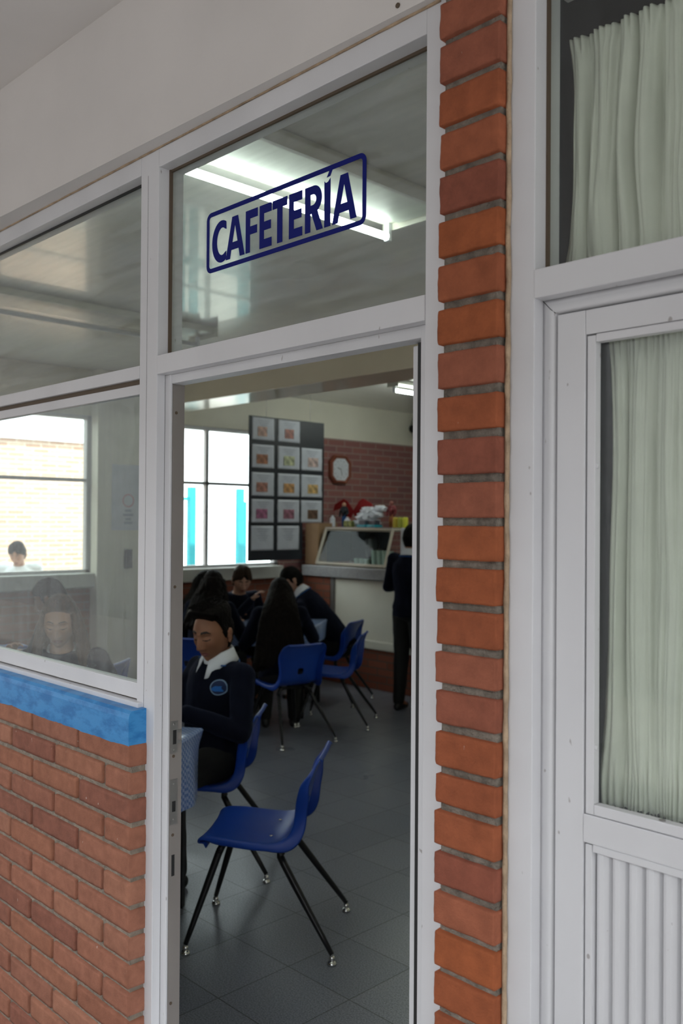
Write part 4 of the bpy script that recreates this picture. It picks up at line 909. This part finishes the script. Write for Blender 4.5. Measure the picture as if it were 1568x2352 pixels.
def person(loc, rz, label, J, hy=0, hp=0, hr=0, fem=False, hair='short', haircol='hair', skin='skin', sweater='navy', trousers='trouser', res=72, vox=.008, s=1.0, sc=1.0, collar=True, group=None, curl=.5, shoes='shoe', emblem=False, seed=1, wide=1.0, csc=1.0, neckshirt=True, longlen=.42, spread=1.0):
    """J: joints in the person's own frame (x right, y forward, z up) -> pelvis, waist, chest, neck, head, and per side sh, el, wr, hip, kn, an"""
    V3 = {k: Vector(v) for k, v in J.items()}
    for k in list(V3):
        if k.endswith('_r'):
            l_ = k[:-2]+'_l'
            if l_ not in V3: V3[l_] = Vector((-V3[k].x, V3[k].y, V3[k].z))
    root = empty('person', loc, rz, label=label, cat='person', group=group)
    pe, wa, chs, ne, he = V3['pelvis'], V3['waist'], V3['chest'], V3['neck'], V3['head']
    up = lambda a, b: (b-a).normalized()
    def torso(bm, e, full=True):
        secs = [(pe-up(pe, wa)*.06, .155, .125), (pe+up(pe, wa)*.02, .160, .130), (pe.lerp(wa, .6), .142, .115), (wa, .140, .112), (wa.lerp(chs, .5), .152, .120), (chs, .165*wide, .125), (chs.lerp(ne, .45), .160*wide, .112), (chs.lerp(ne, .75), .115*wide, .088), (ne, .062, .062)]
        rings = []; n = 22
        xax = (V3['sh_r']-V3['sh_l']).normalized()
        for i, (c, a, b) in enumerate(secs):
            d = up(secs[max(0, i-1)][0], secs[min(len(secs)-1, i+1)][0]); x = (xax-d*xax.dot(d)).normalized(); y = d.cross(x)
            rings.append([bm.verts.new(c+x*(a+e)*math.cos(2*math.pi*k/n)+y*(b+e)*math.sin(2*math.pi*k/n)) for k in range(n)])
        for a, b in zip(rings, rings[1:]):
            for k in range(n): bm.faces.new((a[k], a[(k+1) % n], b[(k+1) % n], b[k]))
        bm.faces.new(rings[0][::-1]); bm.faces.new(rings[-1])
    def arms(bm, e, upto=1.0):
        for q in ('_r', '_l'):
            sh, el, wr = V3['sh'+q], V3['el'+q], V3['wr'+q]
            ell(bm, sh, .056+e, 16, 12); cap(bm, chs.lerp(ne, .55)*.45+sh*.55, .058+e, sh, .055+e); cap(bm, sh, .052+e, el, .041+e); cap(bm, el, .041+e, el.lerp(wr, upto), .029+e)
    def legs(bm, e, shoe=True):
        for q in ('_r', '_l'):
            hi, kn, an = V3['hip'+q], V3['kn'+q], V3['an'+q]
            cap(bm, hi, .085+e, kn, .058+e); cap(bm, kn, .058+e, kn.lerp(an, .35), .056+e); cap(bm, kn.lerp(an, .35), .056+e, an, .038+e)
    toe = {q: (V3['toe'+q] if 'toe'+q in V3 else V3['an'+q]+Vector((0, .15, -.05))) for q in ('_r', '_l')}
    hm = Matrix.Translation(he) @ Matrix.Rotation(hy, 4, 'Z') @ Matrix.Rotation(-hp, 4, 'X') @ Matrix.Rotation(hr, 4, 'Y')
    hsc = 1.06*sc
    def fill(bm):
        torso(bm, 0); arms(bm, 0); legs(bm, 0)
        cap(bm, ne-up(chs, ne)*.03, .062, hm @ Vector((0, -.022, -.045)), .056)
        for q in ('_r', '_l'):
            cap(bm, V3['an'+q], .038, V3['an'+q]+(toe[q]-V3['an'+q])*.9, .03)
            el, wr = V3['el'+q], V3['wr'+q]; f = (V3['hd'+q] if 'hd'+q in V3 else (wr-el)).normalized()
            nr = V3['hn'+q] if 'hn'+q in V3 else Vector((0, 0, 1)); hand(bm, wr+f*.01, f, nr, 1.0, curl, 1 if q == '_r' else -1)
    b = remeshed('body', fill, min(vox, .0055), 2, None, root)
    bm = bmesh.new(); bm.from_mesh(b.data); head_bm(bm, hm, res, fem, hsc); ebm = bmesh.new(); ears(ebm, hsc)
    ebm.transform(hm); tmp = bpy.data.meshes.new('t'); ebm.to_mesh(tmp); ebm.free(); bm.from_mesh(tmp); bpy.data.meshes.remove(tmp)
    bmesh.ops.recalc_face_normals(bm, faces=bm.faces); bm.to_mesh(b.data); bm.free()
    for mn_ in (skin, 'lip', 'brow'): b.data.materials.append(M[mn_])
    b.data.polygons.foreach_set('use_smooth', [True]*len(b.data.polygons))
    # clothes
    def swf(bm): torso(bm, .016); arms(bm, .013, .97)
    sw = remeshed('sweater' if sweater != 'shirt' else 'shirt', swf, max(.009, vox), 5, sweater, root, folds(.007, 9, seed))
    def trf(bm):
        secs = pe; cap(bm, V3['hip_r'], .098, V3['hip_l'], .098); legs(bm, .014); ell(bm, pe-up(pe, wa)*.02, (.165, .135, .10), 18, 12)
    tr = remeshed('trousers', trf, max(.010, vox), 4, trousers, root, folds(.006, 8, seed+3))
    for q in ('_r', '_l'):
        an, tt = V3['an'+q], toe[q]; d = tt-an; d.z = 0; d.normalize(); base = min(an.z, tt.z)
        def shf(bm, an=an, d=d, tt=tt):
            zf = tt.z-.012
            cap(bm, Vector((an.x, an.y, zf+.030))-d*.03, .036, Vector((an.x, an.y, zf+.030))+d*.06, .036); cap(bm, Vector((an.x, an.y, zf+.028))+d*.06, .036, Vector((an.x, an.y, zf+.022))+d*.15, .030); cap(bm, an, .042, Vector((an.x, an.y, zf+.04)), .038)
        remeshed('shoe', shf, .009, 3, shoes, root)
    if collar:
        rows = []; n = 44; d = up(chs, ne); xax = (V3['sh_r']-V3['sh_l']).normalized(); x = (xax-d*xax.dot(d)).normalized(); y = d.cross(x)
        if y.y < 0: y = -y
        c0 = ne+d*(.012-.03*(1-csc)/.14)
        for (r_, h_, pt) in ((.062, .030, 0), (.066, .052, 0), (.074, .040, 0), (.088, .010, .35), (.100, -.012, 1)):
            row = []
            for k in range(n+1):
                u = k/n; a = R(14)+u*R(332); fr = sstep(.16, .0, min(u, 1-u))
                p = c0+x*math.sin(a)*r_*(1+.05*fr)+y*math.cos(a)*r_*(1.0+.06*fr)+d*(h_*csc-(.028+.10*(1-csc))*sstep(.30, 0, min(u, 1-u)))
                p += (-d*.052+y*.018+x*math.copysign(.012, math.sin(a)))*fr*pt
                row.append(p)
            rows.append(row)
        bm = bmesh.new(); grid(bm, rows); cl = obj('shirt_collar', bm, 'shirt', root, smooth=True); md = cl.modifiers.new('s', 'SOLIDIFY'); md.thickness = .0035; bake(cl)
        bm = bmesh.new(); tube(bm, [c0+x*math.sin(a)*.104+y*math.cos(a)*.104+d*(-.024-.03*sstep(.9, 1, math.cos(a))) for a in [R(55)+R(250)*k/40 for k in range(41)]], .0045, 8, caps=False); obj('neckline_piping', bm, 'trim', root, smooth=True)
        bm = bmesh.new(); ell(bm, c0+y*.062-d*.02, (.032, .028, .035), 16, 10); obj('shirt_front', bm, 'shirt', root, smooth=True)
    # hair
    def cap_hair(thick, zl, noise_amp=.003, nz=55):
        rs = res if res > 90 else 64; rows = []; keep = []
        bm = bmesh.new(); VV = []
        for i in range(rs+1):
            th = math.pi*i/rs; row = []
            for j in range(rs):
                ph = 2*math.pi*j/rs; d_ = Vector((math.sin(th)*math.sin(ph), math.sin(th)*math.cos(ph), math.cos(th))); p = head_surface(d_, fem)
                p2 = Vector((d_.x*.0745, d_.y*.096, d_.z*.118)) if p.z > .02 else p
                mk = sstep(-.012, .012, p.z-zl(d_)); t_ = thick(d_)*mk-.005*(1-mk)
                nn = Vector((d_.x/.0745, d_.y/.096, d_.z/.118)).normalized()
                q = p2+nn*(t_+mk*noise_amp*(noise.noise(Vector((p.x*nz, p.y*nz*.4, p.z*nz*.4))+Vector((seed, 0, 0)))+.6*noise.noise(p*nz*2)))
                row.append((bm.verts.new(hm @ (q*hsc)), mk))
            VV.append(row)
        for i in range(rs):
            for j in range(rs):
                a = [VV[i][j], VV[i+1][j], VV[i+1][(j+1) % rs], VV[i][(j+1) % rs]]
                if max(k[1] for k in a) > 0: 
                    try: bm.faces.new([k[0] for k in a])
                    except ValueError: pass
        bmesh.ops.remove_doubles(bm, verts=bm.verts, dist=1e-5)
        return bm
    def lineZ(front, side, back):
        def f(d_):
            if d_.y > .45: return side+(front-side)*sstep(.45, .8, d_.y)+0
            if d_.y > .05: return -.012+(side+.012)*sstep(.05, .40, d_.y)
            return -.012+(back+.012)*sstep(.05, -.25, d_.y)
        return f
    if hair == 'quiff':
        th = lambda d_: .010+.030*sstep(.35, .85, d_.z)+.020*sstep(.2, .9, d_.y)*sstep(.30, .75, d_.z)-.003*sstep(.2, -.2, d_.z)
        bm = cap_hair(th, lineZ(.100, .078, -.070), .004, 70)
        for v in bm.verts:                                                  # flatten the top, sweep the front up and over
            l_ = hm.inverted() @ v.co; k = sstep(.120, .165, l_.z)
            l_.z = l_.z-(l_.z-.150)*.75*sstep(.150, .17, l_.z)
            if l_.z > .08 and l_.y > .03: l_.y += .010*sstep(.10, .135, l_.z)*sstep(.03, .08, l_.y)
            v.co = hm @ l_
        obj('hair', bm, haircol, root, smooth=True)
        rn = random.Random(3); bm = bmesh.new()
        for k in range(420):                                                # loose tufts on top
            u, w_ = rn.uniform(-1, 1), rn.uniform(-.75, 1.0)
            if u*u+w_*w_*.7 > 1: continue
            p = Vector((u*.062, w_*.088, .146+rn.uniform(-.006, .004)-.018*u*u)); q = p+Vector((rn.uniform(-.004, .004), .008+.008*max(0, w_), rn.uniform(.001, .006)))
            tube(bm, [hm @ (p*hsc), hm @ ((p.lerp(q, .5)+Vector((0, -.003, .002)))*hsc), hm @ (q*hsc)], [.0022, .0018, .0006], 5)
        obj('hair_tufts', bm, haircol, root, smooth=True)
    elif hair == 'short':
        obj('hair', cap_hair(lambda d_: .012+.010*sstep(.2, .9, d_.z), lineZ(.052, .042, -.075), .004, 60), haircol, root, smooth=True)
    elif hair == 'curtains':                                                # middle-parted fringe falling over the brow
        bm = cap_hair(lambda d_: .014+.012*sstep(.1, .9, d_.z)-.012*math.exp(-(d_.x/.10)**2)*sstep(.3, .8, d_.z+d_.y), lambda d_: lineZ(.046, .022, -.07)(d_)+.030*math.exp(-(d_.x/.25)**2)*sstep(.3, .8, d_.y), .008, 45)
        obj('hair', bm, haircol, root, smooth=True)
    elif hair in ('long', 'curly'):
        obj('hair_crown', cap_hair(lambda d_: .013+.008*sstep(.1, .9, d_.z), lineZ(.086, .064, -.09), .003, 60), haircol, root, smooth=True)
        rn = random.Random(seed*11); ups = hm.to_3x3()
        def lf(bm):
            NS = 84
            for k in range(NS):
                u_ = k/(NS-1)*2-1; a = math.pi+math.copysign(abs(u_)**.85, u_)*R(122)
                d_ = Vector((math.sin(a), math.cos(a), .12)).normalized(); p0 = hm @ (Vector((math.sin(a)*.074, math.cos(a)*.090-.004, .062))*hsc)
                p1 = hm @ (Vector((math.sin(a)*.088, math.cos(a)*.096-.008, -.010))*hsc)
                sx_, bk = math.sin(a), max(0, -math.cos(a)); L = longlen*(1-.10*rn.random()); zt_ = p1.z
                def ty(z):
                    t_ = min(1, max(0, (z-wa.z)/(ne.z-wa.z))); return wa.y+(ne.y-wa.y)*t_
                z2, z3 = zt_-.34*L, zt_-L
                y2 = min(p1.y-.01*bk, ty(z2)-(.172 if z2 < ne.z-.05 else .10)) if bk > .25 else p1.y-.03
                y3 = min(y2, ty(z3)-.182) if bk > .25 else p1.y-.02
                p2 = Vector((he.x+sx_*(.105+.02*spread), y2, z2)); p3 = Vector((he.x+sx_*(.10+.045*spread)+rn.uniform(-.012, .012), y3+rn.uniform(-.01, .004), z3))
                pp = spline([p0, p1, p2, p3], 3)
                if hair == 'curly': pp = [q+Vector((noise.noise(q*16+Vector((k, 0, 0)))*.024, noise.noise(q*16+Vector((0, k, 0)))*.024, 0)) for q in pp]
                tube(bm, pp, [.012+.008*min(1, i/3)-(.009*sstep(.75, 1, i/(len(pp)-1))) for i in range(len(pp))], 7)
        remeshed('long_hair', lf, .0065, 2, haircol, root, folds(.004, 40, seed))
    if emblem:
        bvh = BVHTree.FromPolygons([v.co.copy() for v in sw.data.vertices], [tuple(p.vertices) for p in sw.data.polygons])
        c = Vector((-.125, 0, chs.z+.035)); 
        hit = bvh.ray_cast(Vector((c.x, chs.y+.6, c.z)), Vector((0, -1, 0)))
        def patch(name, fn, m, off, n=36, rr=6):
            bm = bmesh.new(); V_ = []
            for i in range(rr+1):
                row = []
                for k in range(n):
                    px, pz = fn(i/rr, 2*math.pi*k/n); h = bvh.ray_cast(Vector((c.x+px, chs.y+.6, c.z+pz)), Vector((0, -1, 0)))
                    row.append(bm.verts.new((h[0] if h[0] else hit[0])+(h[1] if h[0] else hit[1])*off))
                V_.append(row)
            for a, b_ in zip(V_, V_[1:]):
                for k in range(n): bm.faces.new((a[k], a[(k+1) % n], b_[(k+1) % n], b_[k]))
            return obj(name, bm, m, bd, smooth=True)
        bd = patch_root = None
        bd = empty('badge', (0, 0, 0)); bd.parent = root
        patch('badge_ground', lambda t, a: (t*.037*math.cos(a), t*.037*math.sin(a)), mat('badge navy', (.006, .018, .07), .8), .0022)
        patch('badge_ring', lambda t, a: ((.032+t*.0055)*math.cos(a), (.032+t*.0055)*math.sin(a)), mat('badge grey blue', (.16, .24, .36), .8), .0034)
        patch('badge_emblem', lambda t, a: (t*.022*math.cos(a)*(1+.35*math.cos(3*a+.6))+.001, t*.018*math.sin(a)*(1+.3*math.cos(2*a))-.006), mat('badge blue', (.012, .12, .42), .8), .0034)
    return root
def seated(lean=.08, hl=.04, hz=.0, wr=(.06, .40, .80), wl=None, el=None, kn=.44, hx=0, knx=.12, drop=0, shz=0, tw=0):
    """pupil on a chair; wr/wl wrists; head sits at (hx, lean+hl, 1.20+hz)"""
    J = dict(pelvis=(0, 0, .535), waist=(hx*.2, .03*0+lean*.30, .69), chest=(hx*.6, lean*.75, .885), neck=(hx*.85, lean*1.0+.005, 1.055+hz*.6), head=(hx, lean+hl, 1.19+hz))
    J['sh_r'] = (.170+hx*.8, lean*.9, 1.00+shz+hz*.4); J['sh_l'] = (-.170+hx*.8, lean*.9, 1.00+shz+hz*.4)
    wl = wl or (-wr[0], wr[1], wr[2])
    for q, w_, s_ in (('_r', wr, 1), ('_l', wl, -1)):
        a = Vector(J['sh'+q]); b = Vector(w_); mid = a.lerp(b, .5); dist = (b-a).length; h = math.sqrt(max(0, .29**2-(dist/2)**2)); dn = Vector((s_*.55, -.25, -.8)); ax = (b-a).normalized(); dn = (dn-ax*dn.dot(ax)).normalized()
        J['el'+q] = tuple(mid+dn*h); J['wr'+q] = w_
    if el: J.update(el)
    J['hip_r'] = (.09, .02, .525); J['hip_l'] = (-.09, .02, .525); J['kn_r'] = (knx, kn, .515); J['kn_l'] = (-knx, kn, .515)
    J['an_r'] = (knx, kn-.03, .085); J['an_l'] = (-knx, kn-.05, .085)
    for q in ('_r', '_l'): a = J['an'+q]; J['toe'+q] = (a[0], a[1]+.15, .012)
    return J
def nudge(J, dx, dy):
    for k in ('pelvis', 'hip_r', 'hip_l'): a = J[k]; J[k] = (a[0]+dx, a[1]+dy, a[2])
    a = J['waist']; J['waist'] = (a[0]+dx*.8, a[1]+dy*.7, a[2]); a = J['chest']; J['chest'] = (a[0]+dx*.3, a[1]+dy*.2, a[2]); return J
def scaled(J, k): return {a: tuple(x*k for x in b) for a, b in J.items()}
# boy with the badge, seated by the doorway
person((-3.715, 1.52, 0), face(.06, -1), 'boy with tall black hair, white collar and round blue badge, seated by the doorway',
       nudge(seated(lean=.05, hl=.045, hz=-.015, hx=-.025, wr=(.10, .40, .835), wl=(-.16, .38, .835), shz=-.022), .05, .055), hy=R(10), hp=R(15), hair='quiff', res=150, vox=.007, emblem=True, seed=2, sc=1.09, skin='skin')
# girl behind the left window
person((-4.40, 1.03, 0), face(.83, -.56), 'girl with long brown hair and white collar looking down, seen through the left window',
       seated(lean=.14, hl=.04, hz=.03, hx=.04, wr=(.27, .40, 1.06), wl=(-.16, .40, .83)), hy=R(-4), hp=R(17), fem=True, hair='long', haircol='hairl', res=130, csc=.86, skin='skin2', vox=.008, seed=5, sc=1.0, sweater='navy2')
person((-5.58, 1.73, 0), face(-.86, -.50), 'black-haired boy in navy turned away behind the girl in the left window',
       seated(lean=.20, hl=.05, hz=0, wr=(.10, .48, .80)), hy=R(10), hp=R(20), hair='short', seed=7, sweater='navy2', sc=1.05)
# the group at the far table
person((-7.06, 4.12, 0), face(.92, -.25), 'boy with curly brown centre-parted hair leaning over the far table',
       seated(lean=.20, hl=.07, hz=-.02, wr=(-.02, .44, .98), wl=(-.12, .40, .84)), hy=R(-10), hp=R(28), hair='curtains', haircol='hairm', skin='skin2', seed=9, collar=False)
person((-6.25, 4.86, 0), face(-.86, -.50), 'boy with black hair and white collar leaning in from the right of the far table',
       seated(lean=.40, hl=.10, hz=-.04, hx=-.05, wr=(.0, .62, .84), wl=(-.20, .60, .84), shz=-.09), hy=R(28), hp=R(26), hair='short', skin='skin2', seed=11)
person((-5.50, 3.42, 0), face(-.75, .66), 'girl with very long dark hair seen from behind at the far table',
       seated(lean=.20, hl=.05, hz=-.07, wr=(.12, .42, .98), wl=(-.14, .44, .84)), hy=R(8), hp=R(24), fem=True, hair='long', haircol='hairb', seed=13, longlen=.60, spread=2.4, sc=1.04)
person((-6.20, 3.18, 0), face(-.45, .9), 'girl with wavy dark brown hair and back turned, left of the far table',
       seated(lean=.12, hl=.04, hz=-.02, wr=(.12, .42, .84)), hy=R(15), hp=R(14), fem=True, hair='curly', haircol='hairb', skin='skin2', seed=17, longlen=.36)
person((-6.90, 3.54, 0), face(.2, .97), 'girl with straight black hair, seen from behind beside the door jamb',
       seated(lean=.10, hl=.04, hz=-.06, wr=(.12, .40, .84)), hy=R(-10), hp=R(14), fem=True, hair='long', haircol='hair', seed=19, longlen=.38)
# standing at the counter
st = dict(pelvis=(0, 0, .93), waist=(0, .0, 1.07), chest=(0, .0, 1.27), neck=(0, .01, 1.43), head=(0, .05, 1.575), sh_r=(.175, 0, 1.385), sh_l=(-.175, 0, 1.385), el_r=(.24, -.02, 1.12), wr_r=(.20, .02, .93), el_l=(-.23, -.03, 1.13), wr_l=(-.17, .17, 1.16),
          hip_r=(.085, 0, .90), kn_r=(.095, .01, .50), an_r=(.10, -.03, .085), toe_r=(.12, .12, .012), toe_l=(-.12, .12, .012), hd_r=(-.1, .2, -1), hn_r=(1, -.3, 0))
person((-5.46, 4.96, 0), face(-.12, 1), 'person standing at the counter in navy sweater, seen from behind', st, hy=R(-8), hp=R(8), hair='short', seed=23, sc=1.02, collar=True)
# outside the far window
so = {k: (v[0], v[1], v[2]) for k, v in st.items()}
so.update(chest=(0, .03, 1.27), neck=(0, .07, 1.42), head=(0, .13, 1.545))
person((-9.80, 3.24, -.2), face(.75, -.66), 'person in white shirt in the bright yard outside the far left window', so, hy=R(0), hp=R(28), hair='curtains', haircol='hairb', sweater='shirt', seed=29, collar=False, skin='skin2')

bm = bmesh.new(); rough_box(bm, (-.055, -.012, -.085), (.055, .012, .085), (4, 2, 5), .004, .002, 5)
o = obj('paper_bundle', bm, 'paper', smooth=True); o.location = (-5.345, 4.965, .865); o.rotation_euler = (0, R(6), R(20)); tag(o, 'white folded paper held low by the person standing at the counter', 'paper')
